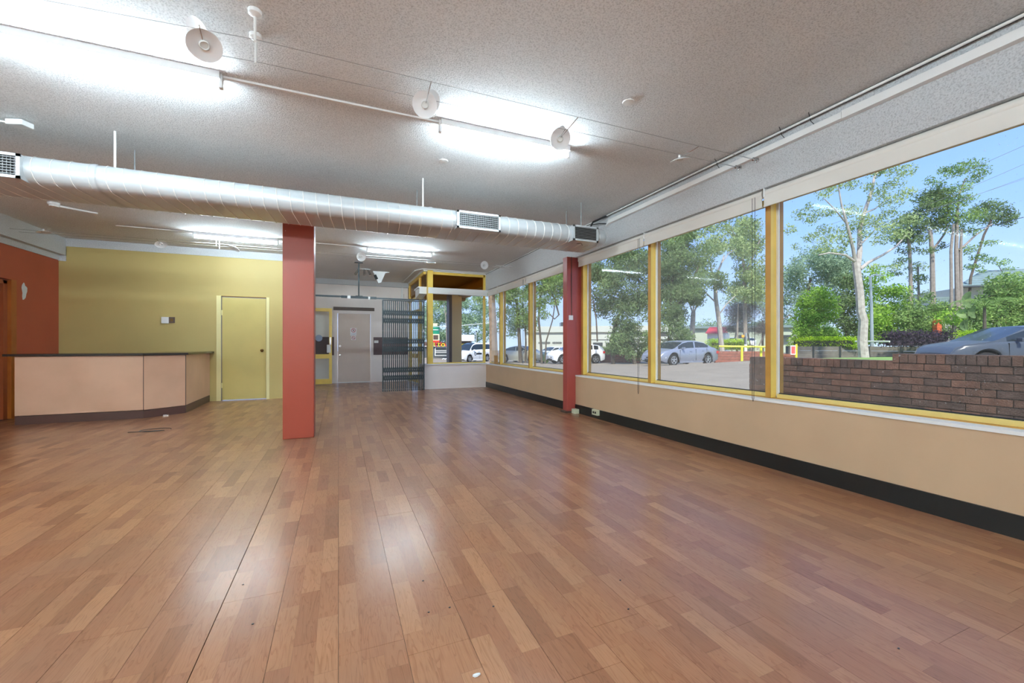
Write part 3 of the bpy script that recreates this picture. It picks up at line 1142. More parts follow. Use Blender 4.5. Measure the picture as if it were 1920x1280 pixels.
spot(383, 84, 2.755, (.25, -.55, -.8), 'disc spot lamp nearest the camera, beside the front cable hanger')
spot(797, 196, 2.76, (-.35, -.75, -.55), 'disc spot lamp between the two front battens')
spot(1050, 260, 2.765, (-.1, -.8, -.5), 'disc spot lamp over the right end of the front batten')
spot(1275, 298, 2.78, (.2, .1, -1), 'flat-turned disc spot lamp near the right-hand bulkhead', two=False)
spot(82, 434, 2.77, (.1, .0, -1), 'flat-turned disc spot lamp above the terracotta wall', two=False)
spot(302, 457, 2.76, (.3, -.5, -.9), 'disc spot lamp above the middle of the counter', two=False)
spot(440, 465, 2.76, (-.4, -.3, -1), 'small-looking disc lamp above the yellow door', two=False)
spot(677, 481, 2.75, (.3, -.9, -.25), 'disc spot lamp above the gate hanging rod', two=False)
spot(908, 497, 2.75, (.1, -.95, -.2), 'disc spot lamp beside the corner windows', two=False)

# emergency / twin spots beyond the gate
t = thing('spot_cluster', 'small chrome triple spot fitting on the ceiling behind the gate rod', 'lamp', (.55, 10.8, ZC))
MB().box(.40, .72, 10.78, 10.82, ZC - .02, ZC).build('spot_rail', M['chrome'], t)
for dx, ax in ((.45, -.08), (.58, .0), (.66, .06)):
    MB().tube([(dx, 10.8, ZC - .02), (dx + ax, 10.76, ZC - .16)], [.022, .034], 10).build('spot_head', M['chrome'], t, smooth=True)
t = thing('ceiling_speaker', 'white wedge-shaped ceiling unit with a dark face near the entry', 'speaker', (.95, 11.2, ZC))
MB().prism([(.80, ZC), (1.22, ZC), (1.10, ZC - .03), (1.0, ZC - .28), (.93, ZC - .30)], 11.05, 11.2).build('unit_body', M['white'], t)
MB().obox((.868, 11.04, ZC - .15), (.026, .0, -.055), (0, .006, 0), (.03, 0, .014)).build('unit_grille', M['grille'], t)
t = thing('smoke_alarm', 'small white tilted box on the ceiling by the corner post', 'alarm', (1.9, 9.3, ZC))
MB().box(1.80, 2.02, 9.3, 9.42, ZC - .03, ZC).build('alarm_body', M['white'], t, bevel=.004)
MB().box(1.83, 1.99, 9.295, 9.30, ZC - .026, ZC - .008).build('alarm_lens', M['cable'], t)
for (x, y, lb) in ((0.98, 4.15, 'small white blanking disc on the ceiling before the duct'), (2.05, 2.6, 'tiny white ceiling hook plate near the spot lamps')):
    tag(MB().lathe((x, y, ZC), (0, 0, -1), [(.045, 0), (.042, .006), (0, .009)], 16).build('ceiling_disc', M['white'], smooth=True), lb, 'ceiling fitting')

# trunking along the bulkhead
t = thing('cable_trunking', 'long white cable trunking running along the right-hand bulkhead', 'trunking', (XR, 2, 2.81))
MB().box(XR - .045, XR, 1.95, 4.90, 2.815, 2.865).build('trunking_run', M['white'], t)
MB().box(XR - .050, XR, YB, 1.945, 2.81, 2.87).build('trunking_run', M['white'], t)
MB().prism([(4.90, 2.815), (4.97, 2.79), (4.97, 2.80), (4.90, 2.865)], XR - .045, XR, 'x').build('open_end', M['white'], t)
t = thing('ceiling_conduit', 'grey conduit in the angle of ceiling and right-hand bulkhead', 'conduit', (XR, 2, ZC))
MB().tube([(XR - .035, YB, ZC - .022), (XR - .035, 4.95, ZC - .022)], .010, 8).build('conduit_pipe', M['white'], t)
MB().box(XR - .02, XR, YB, YC, ZC - .02, ZC).build('shadow_strip', M['darkcable'], t)  # solid dark strip drawn in as the shadow line behind the conduit
MB().tube([(XR - .03, 4.95, ZC - .03), (XR - .10, 5.2, ZC - .05), (XR - .30, 5.1, 2.62)], .012, 6).build('cable_bundle', M['darkcable'], t)
MB().tube([(XR - .03, 4.97, 2.83), (XR - .06, 5.1, 2.86), (XR - .05, 5.3, 2.9)], .008, 6).build('cable_bundle', M['darkcable'], t)
for yy in (3.08, 2.42, 2.18):
    MB().tube([(XR - .09, yy - .02, ZC - .003), (XR - .045, yy, ZC - .012), (XR - .03, yy + .0, ZC - .05), (XR - .04, yy - .03, 2.87)], .003, 5).build('cable_tie', M['darkcable'], t)
# conduit over the glazing corner and round towards the entry
tag(MB().tube([(XR - .02, 5.3, ZC - .012), (XR - .02, YC - .12, ZC - .012)], .009, 6).build('conduit', M['white']), 'white conduit along the bulkhead top beyond the duct', 'conduit')
tag(MB().tube([(XR - .02, YC - .10, ZC - .012), (1.90, YC - .10, ZC - .012), (1.76, YC + .2, ZC - .012), (1.76, YF - .12, ZC - .012)], .010, 6).build('conduit', M['white']),
    'white conduit bending round the top of the corner windows', 'conduit')

# ------------------------------------------------------------------ roller blinds
def blind(y0, y1, label, chain):
    t = thing('roller_blind', label, 'blind', (3.61, (y0 + y1) / 2, 2.36), 'rolled-up blinds along the right wall')
    MB().tube([(3.605, y0, 2.478), (3.605, y1, 2.478)], .036, 16).build('roller', M['blind'], t, smooth=True)
    MB().box(3.575, 3.579, y0, y1, 2.365, 2.48).build('fabric', M['blind'], t)
    MB().box(3.570, 3.584, y0, y1, 2.352, 2.367).build('bottom_rail', M['blind'], t)
    MB().box(3.565, 3.64, y1 - .008, y1, 2.44, 2.52).build('bracket', M['white'], t)
    if chain:
        y = y1 - .02
        z0 = .50 if chain == 1 else .575
        MB().tube([(3.552, y - .012, 2.46), (3.55, y - .014, 1.5), (3.545, y - .008, z0 + .02), (3.545, y, z0), (3.545, y + .008, z0 + .02), (3.55, y + .012, 1.5), (3.552, y + .012, 2.46)], .0022, 5).build('bead_chain', M['darkcable'], t)
    return t


blind(1.0, 2.615, 'rolled-up white blind over the window nearest the camera', 0)
blind(2.635, 4.225, 'rolled-up white blind over the window with the silver sedan behind', 0)
blind(4.24, 5.79, 'rolled-up white blind just right of the red window column', 0)
blind(6.06, 7.84, 'rolled-up white blind just left of the red window column', 0)
blind(7.86, 9.51, 'rolled-up white blind, second left of the red window column', 0)
blind(9.53, 10.22, 'short rolled-up white blind at the window corner', 0)
for (y, z0, lb) in ((4.30, .47, 'dark looped blind chain at the middle mullion'), (2.70, .575, 'dark looped blind chain beside the nearest mullion'), (7.92, 0.7, 'thin blind chain at the far mullion')):
    tag(MB().tube([(3.552, y - .014, 2.46), (3.55, y - .016, 1.5), (3.545, y - .009, z0 + .03), (3.545, y, z0), (3.545, y + .009, z0 + .03), (3.55, y + .014, 1.5), (3.552, y + .014, 2.46)], .0022, 5).build('blind_chain', M['darkcable']), lb, 'chain')
tag(MB().box(3.62, 3.63, 9.62, 9.86, .625, .83).build('window_card', M['ochre']), 'small dark yellow card propped in the far window', 'card')

# ------------------------------------------------------------------ concertina gate
g = thing('concertina_gate', 'folded black concertina security gate before the corner low wall', 'gate', (1.42, 10.05, 0))
GX0, GX1, GY, GT = .945, 1.885, 10.02, 2.12
nb = 21
for k_ in range(nb):
    x = GX0 + (GX1 - GX0) * k_ / (nb - 1)
    wdt = .015 if k_ in (0, nb - 1) else .0105
    MB().box(x - wdt, x + wdt, GY - .012, GY + .012, 0.015, GT).build('gate_bar', M['gate'], g)
step = (GX1 - GX0) / (nb - 1)
for zc_ in (1.75, 1.09, .42):
    for k_ in range(nb - 1):
        x = GX0 + step * (k_ + .5)
        for h_ in (-1, 1):
            for s_ in (-1, 1):
                yy = GY - .017 - (.004 if s_ > 0 else 0)
                a = Vector((x - step * .30 * s_, yy, zc_ + h_ * .03))
                b = Vector((x + step * .30 * s_, yy, zc_ + h_ * .155))
                a.x, b.x = (min(max(q.x, GX0), GX1) for q in (a, b))
                d_ = (b - a)
                ln = d_.length
                d_.normalize()
                MB().obox((a + b) / 2, d_ * ln / 2, Vector((d_.z, 0, -d_.x)) * .0075, (0, .0015, 0)).build('lattice_strap', M['gate'], g)
mb = MB()
for zc_ in (1.75, 1.42, 1.09, .76, .42, .06):
    for k_ in range(nb):
        x = GX0 + step * k_
        mb.box(x - .004, x + .004, GY - .026, GY - .012, zc_ - .004, zc_ + .004)
mb.build('rivet', M['rivet'], g, kind='stuff')
MB().box(GX0 - .01, GX1 + .02, GY - .02, GY + .02, GT, GT + .02).build('top_channel', M['gate'], g)
MB().box(GX1 - .03, GX1 + .0, GY - .03, GY - .012, 1.40, 1.46).build('gate_lock', M['rivet'], g)
tr = thing('gate_track', 'dark overhead gate track hung from the ceiling by one rod', 'track', (.42, GY, 2.16))
MB().box(-.88, .05, GY - .02, GY + .02, 2.155, 2.19).box(.05, .80, GY - .03, GY + .03, 2.145, 2.195).box(.8, 1.93, GY - .02, GY + .02, 2.15, 2.18).build('rail', M['gate'], tr)
MB().box(.18, .245, GY - .035, GY - .03, 2.13, 2.2).box(.62, .66, GY - .035, GY - .03, 2.13, 2.19).build('rail_clip', M['white'], tr)
MB().tube([(.42, GY, 2.19), (.42, GY, ZC)], .013, 8).build('hanging_rod', M['gate'], tr)
MB().box(.33, .51, GY - .04, GY + .04, ZC - .012, ZC).build('ceiling_plate', M['gate'], tr)
MB().box(.35, .50, GY - .035, GY + .035, 2.19, 2.205).build('rod_foot', M['gate'], tr)

# ------------------------------------------------------------------ litter on the floor
def chip(name, u, v, sx_, sy_, h, m, label, cat='litter'):
    fwd = EYE * F / (v - 646)
    c = W(u, fwd)
    pts = [(c.x + sx_ * math.cos(t) * (1 + .3 * math.sin(3 * t + u)), c.y + sy_ * math.sin(t)) for t in [2 * PI * q / 9 for q in range(9)]]
    tag(MB().prism(pts, 0.0003, h, 'z').build(name, m), label, cat)


chip('cigarette_butt', 893, 1267, .012, .005, .006, M['putty'], 'pale crumpled scrap lying on the floor nearest the camera')
GP = ['largest, below the centre of the floor', 'lower middle, left of a pair', 'small one right of the middle pair', 'rightmost of the lower middle group', 'beside the long floor seam', 'just left of the long floor seam foot', 'on the pale window glare', 'alone at the lower right', 'small one under the window glare']
for i_, (u, v) in enumerate([(793, 1089), (804, 1148), (843, 1139), (925, 1137), (456, 1096), (474, 1170), (1163, 1088), (1685, 1216), (1178, 1142)]):
    chip('grit_speck', u, v, .004, .003, .003, M['signblack'], 'dark grit speck on the floor, ' + GP[i_], 'grit')
for o in list(C.objects):
    if o.name.startswith('grit_speck'):
        o['group'] = 'grit specks on the floor'
fw = EYE * F / (806 - 646)
c = W(292, fw)
cir = [(c.x + .16 * math.cos(t), c.y + .10 * math.sin(t), .004) for t in [PI * 1.75 * q / 18 for q in range(19)]] + [(c.x - .26, c.y - .06, .004)]
tag(MB().tube(cir, .004, 5).build('cord_loop', M['darkcable']), 'thin dark cord loop lying on the floor before the counter', 'cord')
# ------------------------------------------------------------------ outside: ground
def sstep(a, b, x):
    t = min(1, max(0, (x - a) / (b - a)))
    return t * t * (3 - 2 * t)


def gz(x, y):
    z = -0.10
    if y > 17:
        z -= 0.020 * (min(y, 45) - 17)
    return z + 0.42 * sstep(10, 24, x) * (1 - sstep(15, 20, y))


M['asphalt'] = mat('carpark_asphalt', (140, 127, 110), 0.95, vary=0.10, scale=1.1, bump=0.3, bscale=60)
M['grass'] = mat('lawn', (104, 140, 62), 0.95, col2=(134, 160, 84), scale=2)
M['brickA'] = mat('dark_brick', (92, 68, 58), 0.85, vary=0.25, scale=9, bump=0.6, bscale=70)
M['brickB'] = mat('dark_brick_red', (102, 72, 60), 0.85, vary=0.25, scale=9, bump=0.6, bscale=70)
M['brickC'] = mat('dark_brick_grey', (80, 62, 56), 0.85, vary=0.25, scale=9, bump=0.6, bscale=70)
M['mortar'] = mat('mortar', (70, 60, 54), 0.95, vary=0.1)
M['redbrick'] = mat('red_brick', (150, 92, 76), 0.9, vary=0.2, scale=6)
M['orangebrick'] = mat('orange_brick', (206, 96, 60), 0.8, vary=0.1)
M['sleeper'] = mat('grey_block', (112, 106, 98), 0.95, vary=0.15, scale=3)
M['render'] = mat('building_render', (196, 198, 186), 0.8)
M['bandgrey'] = mat('dark_grey', (70, 74, 74), 0.3)  # plain dark grey for windows, posts, gutters and boards
M['railyellow'] = mat('rail_yellow', (236, 226, 60), 0.5)
M['rooftile'] = mat('roof_tile', (120, 138, 136), 0.7, vary=0.1)
M['redroof'] = mat('red_roof', (206, 66, 70), 0.6)
M['gumbark'] = mat('gum_bark', (188, 178, 168), 0.8, col2=(160, 149, 140), scale=5)
M['greybark'] = mat('grey_bark', (150, 138, 128), 0.9, vary=0.15, scale=6)
M['darkbark'] = mat('dark_bark', (92, 82, 72), 0.9, vary=0.2, scale=6)
M['tanbark'] = mat('tan_bark', (132, 112, 88), 0.9, vary=0.2, scale=4)
M['steel'] = mat('galvanised', (176, 182, 184), 0.4, metal=0.4)
M['leaf_gum'] = leafmat('gum_leaves', (128, 150, 98), (186, 200, 140))
M['leaf_dark'] = leafmat('dark_leaves', (92, 114, 76), (146, 168, 112))
M['leaf_mid'] = leafmat('mid_leaves', (104, 134, 76), (160, 186, 110))
M['leaf_bright'] = leafmat('bright_leaves', (104, 148, 54), (176, 208, 92))
M['leaf_lime'] = leafmat('lime_leaves', (150, 190, 40), (200, 226, 70))
M['leaf_purple'] = leafmat('purple_leaves', (52, 42, 58), (92, 78, 92), scale=3)
M['leaf_blue'] = leafmat('bluegreen_leaves', (126, 150, 122), (168, 190, 152))
M['leaf_grey'] = leafmat('grey_twigs', (112, 104, 104), (150, 142, 138))

xs = [3.95, 7, 9.5, 11, 12.5, 14, 15.5, 17, 18.5, 20, 21.5, 23, 25, 28, 34, 45, 70, 110]
ys = [-25, -12, -4, 2, 8, 12, 14.2, 15, 16, 17, 18, 19, 20, 22, 26, 30, 36, 45, 70, 120]


def grid(xs, ys, dz=0.0):
    vs = [(x, y, gz(x, y) + dz) for x in xs for y in ys]
    n_ = len(ys)
    return vs, [(i * n_ + j, (i + 1) * n_ + j, (i + 1) * n_ + j + 1, i * n_ + j + 1) for i in range(len(xs) - 1) for j in range(n_ - 1)]


gr_ = MB().add(*grid(xs, ys))
xs2 = [-60, -20, -5, 2.0, 3.95]
gr_.add([(x, y, gz(x, y)) for x in xs2 for y in ys[5:]], [(i * 15 + j, (i + 1) * 15 + j, (i + 1) * 15 + j + 1, i * 15 + j + 1) for i in range(4) for j in range(14)])
gnd = struct(gr_.build('ground', M['asphalt']))
struct(MB().box(1.0, 3.95, YC + .2, 14.2, -.2, -.06).build('trim_50', M['concrete']), 'concrete porch floor outside the corner windows')
lw_ = MB().add(*grid([21.5, 23, 25, 28, 34, 45], [2, 8, 12, 14.2, 15, 16, 17, 18], 0.015)).build('lawn', M['grass'])
struct(lw_)

# porch over the recessed corner
M['soffit'] = mat('porch_soffit', (150, 112, 52), 0.7)
M['tan'] = mat('tan_paint', (206, 172, 122), 0.7)
po = struct(MB().box(1.4, 4.5, YF + .15, 14.6, ZC, ZC + .35).box(XR + .26, 4.5, YC + .2, YF + .2, ZC, ZC + .35).box(2.0, XR + .3, YC + .2, YF + .2, ZC - .02, ZC - .001).build('porch_roof', M['soffit']))
MB().box(1.4, 3.95, 13.55, 13.85, 2.58, ZC).box(3.55, 3.95, YC + .22, 13.6, 2.66, ZC).build('porch_beam', M['soffit'], po)
co = struct(MB().box(3.34, 3.66, 13.0, 13.35, -.15, 2.70).build('column_1', M['tan']))
MB().box(3.25, 3.34, 13.0, 13.35, -.15, 2.70).build('brown_plate', M['brown'], co)  # dark brown plate added over the column's left face

# ------------------------------------------------------------------ brick wall beside the drive
bw = thing('brick_wall', 'low dark brown brick garden wall with a soldier course right outside the window', 'wall', (6.5, 1.5, -.1))
WX0, WX1 = 6.5, 6.73
yA, yS, yB = 5.02, 3.02, -1.6     # far end, step, near end
bh, bg_, bl = .076, .010, .230
tops = {'low': .895, 'high': .985}


def core(y0, y1, top):
    return MB().box(WX0 + .006, WX1 - .006, y0, y1, -.12, top - .012)


core(yS, yA - .006, tops['low']).build('mortar', M['mortar'], bw)
core(yB, yS - .004, tops['high']).build('mortar', M['mortar'], bw)
cnt = 0
far_mb = MB()
bm = [M['brickA'], M['brickB'], M['brickC']]


def brick(x0, x1, y0, y1, z0, z1, seen):
    global cnt
    j = random.uniform(-.002, .002)
    if seen and cnt < 296:
        MB().box(x0 + j, x1 + j, y0, y1, z0, z1).build('brick', random.choice(bm), bw)
        cnt += 1
    else:
        far_mb.box(x0 + j, x1 + j, y0, y1, z0, z1)


for (y0, y1, top) in ((yS, yA, tops['low']), (yB, yS, tops['high'])):
    # soldier / header course on top
    y = y0
    hh = .110
    while y < y1 - .03:
        ye = min(y + .076, y1)
        brick(WX0 - .004, WX1 + .004, y, ye, top - hh, top, y > -.9)
        y += .086
    row = 0
    z = top - hh - bg_ - bh
    while z > -.10:
        y = y0 - (bl + bg_) / 2 * (row % 2)
        while y < y1 - .02:
            a_, b_ = max(y, y0), min(y + bl, y1)
            if b_ - a_ > .03:
                brick(WX0, WX1, a_, b_, z, z + bh, z > .12 and y > .35)
            y += bl + bg_
        z -= bh + bg_
        row += 1
far_mb.build('brick', M['brickA'], bw, kind='stuff')

# ------------------------------------------------------------------ plants
def leaf_mesh(name, blobs, m, parent, ll, lw, dens, flat=0.0, core_m=None):
    """blobs: (centre, (rx, ry, rz)); leaves scattered mostly near each blob's skin"""
    P = []
    for c, r in blobs:
        n_ = max(12, int(4.3 * dens * (r[0] * r[2] + r[0] * r[1] + r[1] * r[2]) / 3 / (ll * lw)))
        d = rng.normal(size=(n_, 3))
        d /= np.linalg.norm(d, axis=1)[:, None]
        rad = rng.uniform(0.10, 1.12, size=(n_, 1)) ** 0.6
        P.append(np.array(c)[None, :] + d * rad * np.array(r)[None, :])
    P = np.concatenate(P)
    n_ = len(P)
    a = rng.normal(size=(n_, 3))
    a[:, 2] -= 0.35
    a /= np.linalg.norm(a, axis=1)[:, None]
    b = np.cross(a, rng.normal(size=(n_, 3)))
    b /= np.linalg.norm(b, axis=1)[:, None]
    s_ = rng.uniform(.6, 1.3, size=(n_, 1))
    a *= ll / 2 * s_
    b *= lw / 2 * s_
    V = np.stack([P - a, P + b, P + a, P - b], axis=1).reshape(-1, 3) - np.array(origin(parent))[None, :]
    me = bpy.data.meshes.new(name)
    me.vertices.add(n_ * 4)
    me.vertices.foreach_set('co', V.ravel())
    me.loops.add(n_ * 4)
    me.loops.foreach_set('vertex_index', np.arange(n_ * 4))
    me.polygons.add(n_)
    me.polygons.foreach_set('loop_start', np.arange(n_) * 4)
    me.update(calc_edges=True)
    me.materials.append(m)
    o = bpy.data.objects.new(name, me)
    C.objects.link(o)
    if parent is not None:
        o.parent = parent
    o['kind'] = 'stuff'
    return o


def crown(px, fwd, depth=None):
    """crown masses from (u, v, ru, rv) at a true distance, spread in depth"""
    out = []
    for u, v, ru, rv in px:
        f = fwd + random.uniform(-.5, .5) * (depth or ru / F * fwd * 1.2)
        c = W(u, f, v)
        rx = ru / F * f
        out.append((c, (rx, rx, rv / F * f)))
    return out


def tree(name, label, fwd, base, limbs, blobs, bark, leaf, ll=.22, lw=.08, dens=2.4, group=None, depth=None):
    bu, bv, _ = base
    c = W(bu, fwd, bv)
    t = thing(name, label, 'tree', c, group)
    for i_, (pts_, w0, w1) in enumerate(limbs):
        path = [W(p[0], fwd + (0 if i_ == 0 else (p[2] if len(p) > 2 else 0)), p[1]) for p in pts_]
        # rounded path
        n_ = len(path)
        rs = [(w0 + (w1 - w0) * k / (n_ - 1)) / 2 / F * fwd for k in range(n_)]
        MB().tube(path, rs, 8).build('trunk' if i_ == 0 else 'branch', bark, t, smooth=True)
    if blobs:
        leaf_mesh('foliage', crown(blobs, fwd, depth), leaf, t, ll, lw, dens)
    return t


def rblobs(u0, u1, v0, v1, n_, r0, r1, sq=.8):
    return [(random.uniform(u0, u1), random.uniform(v0, v1), r := random.uniform(r0, r1), r * sq) for _ in range(n_)]


# the tall pale gum
random.seed(21)
tree('gum_tree', 'tall white-trunked gum tree with an open crown behind the brick wall', 25, (1619, 668, 0),
     [([(1620, 672), (1617, 640), (1619, 600), (1614, 585), (1612, 550), (1607, 510), (1604, 490)], 17, 12),
      ([(1607, 512), (1612, 470, .2), (1612, 430, .4), (1620, 400, .5), (1634, 360, .6), (1640, 330, .8), (1655, 312, 1)], 10, 3),
      ([(1604, 495), (1600, 468, -.3), (1588, 420, -.6), (1578, 385, -.8), (1572, 350, -1)], 7, 2),
      ([(1612, 505), (1628, 492, .4), (1655, 478, .8), (1680, 462, 1.2), (1700, 440, 1.5)], 7, 2),
      ([(1605, 492), (1585, 478, -.4), (1555, 474, -.8), (1535, 478, -1)], 5, 2),
      ([(1588, 420), (1565, 392, -1), (1545, 372, -1.2)], 3, 1.5),
      ([(1620, 400), (1640, 392, .8), (1665, 372, 1)], 3, 1.5),
      ([(1612, 460), (1632, 440, .5), (1650, 420, .8)], 3, 1.5)],
     [(1545, 362, 15, 12), (1560, 352, 13, 10), (1575, 345, 16, 11), (1600, 345, 14, 12), (1662, 315, 20, 13), (1690, 322, 24, 14), (1640, 325, 13, 10), (1675, 345, 18, 10),
      (1650, 362, 20, 14), (1672, 375, 24, 14), (1700, 360, 16, 10), (1630, 350, 12, 9), (1500, 402, 15, 12), (1482, 430, 13, 11), (1515, 388, 10, 9), (1520, 412, 14, 10), (1538, 400, 16, 8), (1556, 398, 13, 9),
      (1548, 432, 20, 12), (1595, 395, 22, 13), (1600, 425, 22, 13), (1618, 410, 14, 12), (1575, 440, 16, 10), (1550, 450, 18, 10), (1520, 445, 16, 9), (1585, 455, 15, 9), (1640, 415, 20, 14), (1660, 430, 22, 14),
      (1690, 440, 20, 12), (1665, 400, 18, 10), (1622, 440, 13, 9), (1540, 468, 18, 9), (1570, 470, 14, 8), (1708, 410, 18, 12), (1650, 450, 16, 10), (1492, 462, 10, 7), (1640, 500, 10, 6), (1676, 500, 16, 8)],
     M['gumbark'], M['leaf_gum'], .17, .06, 1.9)
# the stand of tall bare-trunked trees
random.seed(5)
lim = [([(1706, 640), (1708, 560), (1707, 500), (1703, 430)], 7, 5)]
tree('tall_tree', 'tall slim-trunked tree just right of the white gum', 34, (1706, 650, 0), lim, rblobs(1678, 1722, 405, 450, 9, 14, 22) + [(1690, 490, 14, 8), (1720, 520, 16, 8), (1700, 470, 18, 8), (1680, 512, 14, 6)], M['greybark'], M['leaf_dark'], .24, .08, 2.2, 'tall trees on the right')
tree('tall_tree', 'tall thin pale tree between the two thicker tall trunks', 36, (1722, 650, 0), [([(1722, 640), (1723, 560), (1721, 500)], 5, 3)], [(1720, 500, 18, 9), (1728, 525, 14, 8), (1712, 540, 10, 7), (1735, 552, 14, 9)], M['greybark'], M['leaf_gum'], .24, .08, 2.0, 'tall trees on the right')
tree('tall_tree', 'tall pale-barked tree in the middle of the tall stand', 33, (1750, 650, 0), [([(1750, 645), (1749, 560), (1748, 480), (1744, 430)], 10, 6), ([(1748, 470), (1770, 440, .4), (1780, 420, .6)], 4, 2)], rblobs(1720, 1775, 365, 425, 16, 14, 24) + [(1740, 470, 16, 7), (1765, 460, 12, 7), (1726, 450, 16, 9)], M['greybark'], M['leaf_dark'], .22, .08, 2.2, 'tall trees on the right')
tree('tall_tree', 'twin-trunked tall tree with the highest crown, beside the house roof', 32, (1795, 650, 0), [([(1796, 640), (1795, 560), (1793, 470), (1795, 400)], 9, 5), ([(1803, 640), (1802, 560), (1801, 480), (1803, 430)], 7, 4), ([(1785, 640), (1784, 560), (1783, 470), (1788, 420)], 6, 4), ([(1795, 400), (1798, 365, .3), (1810, 335, .6)], 4, 2), ([(1798, 470), (1830, 440, .5), (1860, 420, 1)], 4, 2)],
     [(1790, 320, 22, 13), (1815, 312, 26, 12), (1840, 322, 16, 12), (1745, 338, 12, 8), (1760, 345, 10, 7), (1770, 318, 10, 7), (1825, 335, 14, 9), (1800, 352, 20, 11), (1790, 380, 22, 14), (1812, 372, 16, 10), (1780, 405, 24, 14), (1805, 410, 26, 14),
      (1830, 400, 18, 10), (1790, 430, 18, 9), (1770, 385, 20, 12), (1824, 432, 14, 9), (1815, 468, 18, 9), (1835, 482, 14, 7), (1828, 500, 12, 6), (1855, 455, 14, 6)], M['greybark'], M['leaf_mid'], .20, .07, 2.1, 'tall trees on the right')
tree('tall_tree', 'dense dark spreading tree crown at the far right of the tall stand', 38, (1860, 650, 0), [([(1812, 640), (1820, 520), (1845, 440), (1860, 410)], 5, 3)],
     [(1850, 385, 22, 10), (1870, 392, 22, 12), (1888, 402, 16, 12), (1845, 405, 24, 12), (1868, 412, 26, 10), (1890, 418, 12, 8), (1900, 408, 8, 6), (1830, 395, 14, 8)], M['darkbark'], M['leaf_dark'], .26, .08, 2.6, 'tall trees on the right')
tree('young_gum', 'thin leafy branches of a gum against the sky above the house roof', 42, (1880, 560, 0), [([(1905, 560), (1885, 520), (1868, 490)], 3, 1)], [(1855, 488, 14, 7), (1880, 492, 12, 7), (1818, 500, 10, 6), (1840, 508, 8, 5), (1890, 505, 12, 6)], M['greybark'], M['leaf_mid'], .24, .08, 2.0)
# broad tree behind, left part of the nearest window
random.seed(9)
tree('broad_tree', 'broad grey-green tree behind the white gum', 46, (1530, 655, 0), [([(1500, 650), (1505, 600), (1512, 560), (1520, 520)], 8, 4), ([(1505, 610), (1480, 590), (1466, 600)], 3, 2)],
     rblobs(1470, 1600, 492, 560, 42, 14, 26) + rblobs(1500, 1575, 466, 490, 8, 14, 22) + [(1474, 560, 16, 14), (1468, 530, 10, 20), (1490, 585, 14, 10)], M['darkbark'], M['leaf_blue'], .30, .10, 2.0, depth=4)
tree('round_bush', 'large rounded dark green bush left of the white gum trunk', 31, (1532, 648, 0), [([(1532, 650), (1532, 610)], 6, 3)],
     rblobs(1498, 1566, 560, 635, 34, 14, 20) + [(1530, 550, 22, 12), (1540, 545, 16, 10), (1505, 572, 14, 12)], M['darkbark'], M['leaf_bright'], .17, .09, 3.0)
tree('tree_fern_clump', 'dark leafy bush between the round bush and the white gum', 33, (1590, 648, 0), [([(1590, 650), (1585, 600), (1580, 570)], 5, 3)],
     rblobs(1570, 1606, 560, 640, 18, 11, 18) + rblobs(1575, 1610, 520, 560, 8, 12, 20), M['darkbark'], M['leaf_dark'], .2, .08, 2.8)
tree('bamboo_hedge', 'loose bright green bushes right of the white gum behind the lamp post', 31, (1660, 645, 0), [([(1650, 645), (1650, 600)], 4, 2)],
     rblobs(1630, 1690, 540, 635, 34, 13, 22) + [(1650, 520, 20, 12), (1640, 505, 16, 10), (1630, 530, 14, 14), (1675, 545, 18, 12)], M['darkbark'], M['leaf_bright'], .2, .08, 2.6)
tree('bamboo_hedge', 'tall mixed bushes beneath the tall bare trunks', 30, (1730, 645, 0), [([(1730, 645), (1730, 600)], 4, 2)],
     rblobs(1690, 1775, 572, 635, 34, 13, 20) + [(1700, 555, 12, 12), (1725, 565, 10, 10), (1745, 560, 9, 14), (1750, 580, 12, 10)], M['darkbark'], M['leaf_mid'], .18, .08, 2.8)
tree('broadleaf_shrub', 'bright broad-leaved shrub above the purple bushes', 27, (1785, 630, 0), [([(1785, 640), (1787, 605)], 4, 2)],
     [(1765, 592, 14, 9), (1785, 586, 18, 9), (1800, 592, 12, 9), (1775, 602, 16, 7), (1795, 603, 14, 6)], M['darkbark'], M['leaf_bright'], .22, .10, 2.6)
random.seed(14)
tree('garden_trees', 'dense dark garden shrubs and palms in front of the house', 28, (1860, 640, 0), [([(1866, 640), (1868, 570)], 6, 4), ([(1830, 640), (1832, 590)], 5, 3)],
     rblobs(1812, 1925, 560, 632, 46, 14, 22) + rblobs(1860, 1925, 520, 560, 16, 14, 22) + rblobs(1925, 2020, 500, 620, 30, 18, 30), M['darkbark'], M['leaf_mid'], .24, .09, 2.6)
# palm fronds
pf = thing('fan_palm', 'young palm with arching fronds below the house eaves', 'palm', W(1846, 26, 640))
root = W(1846, 26, 575)
MB().tube([W(1846, 26, 640), root], [.1, .07], 8).build('trunk', M['darkbark'], pf)
for k_ in range(11):
    a_ = 2 * PI * k_ / 11
    d_ = Vector((math.cos(a_), math.sin(a_), 0))
    path = [root + d_ * s_ + Vector((0, 0, .55 * s_ * (1.9 - 1.0 * s_))) for s_ in (0, .3, .6, .9, 1.2, 1.45)]
    mb = MB().tube(path, [.02, .016, .012, .010, .007, .004], 5)
    sd_ = Vector((-d_.y, d_.x, 0))
    for q in range(1, 6):
        for g_ in range(4):
            p = path[q - 1].lerp(path[q], g_ / 4)
            for s_ in (-1, 1):
                tip = p + sd_ * s_ * .32 + d_ * .16 - Vector((0, 0, .14))
                mb.add([p, p + d_ * .03, tip], [(0, 1, 2)])
    mb.build('frond', M['leaf_mid'], pf)
bp_ = thing('banana_leaf_plant', 'upright dark paddle-leaved plant beside the tall trunks', 'plant', W(1818, 26, 640))
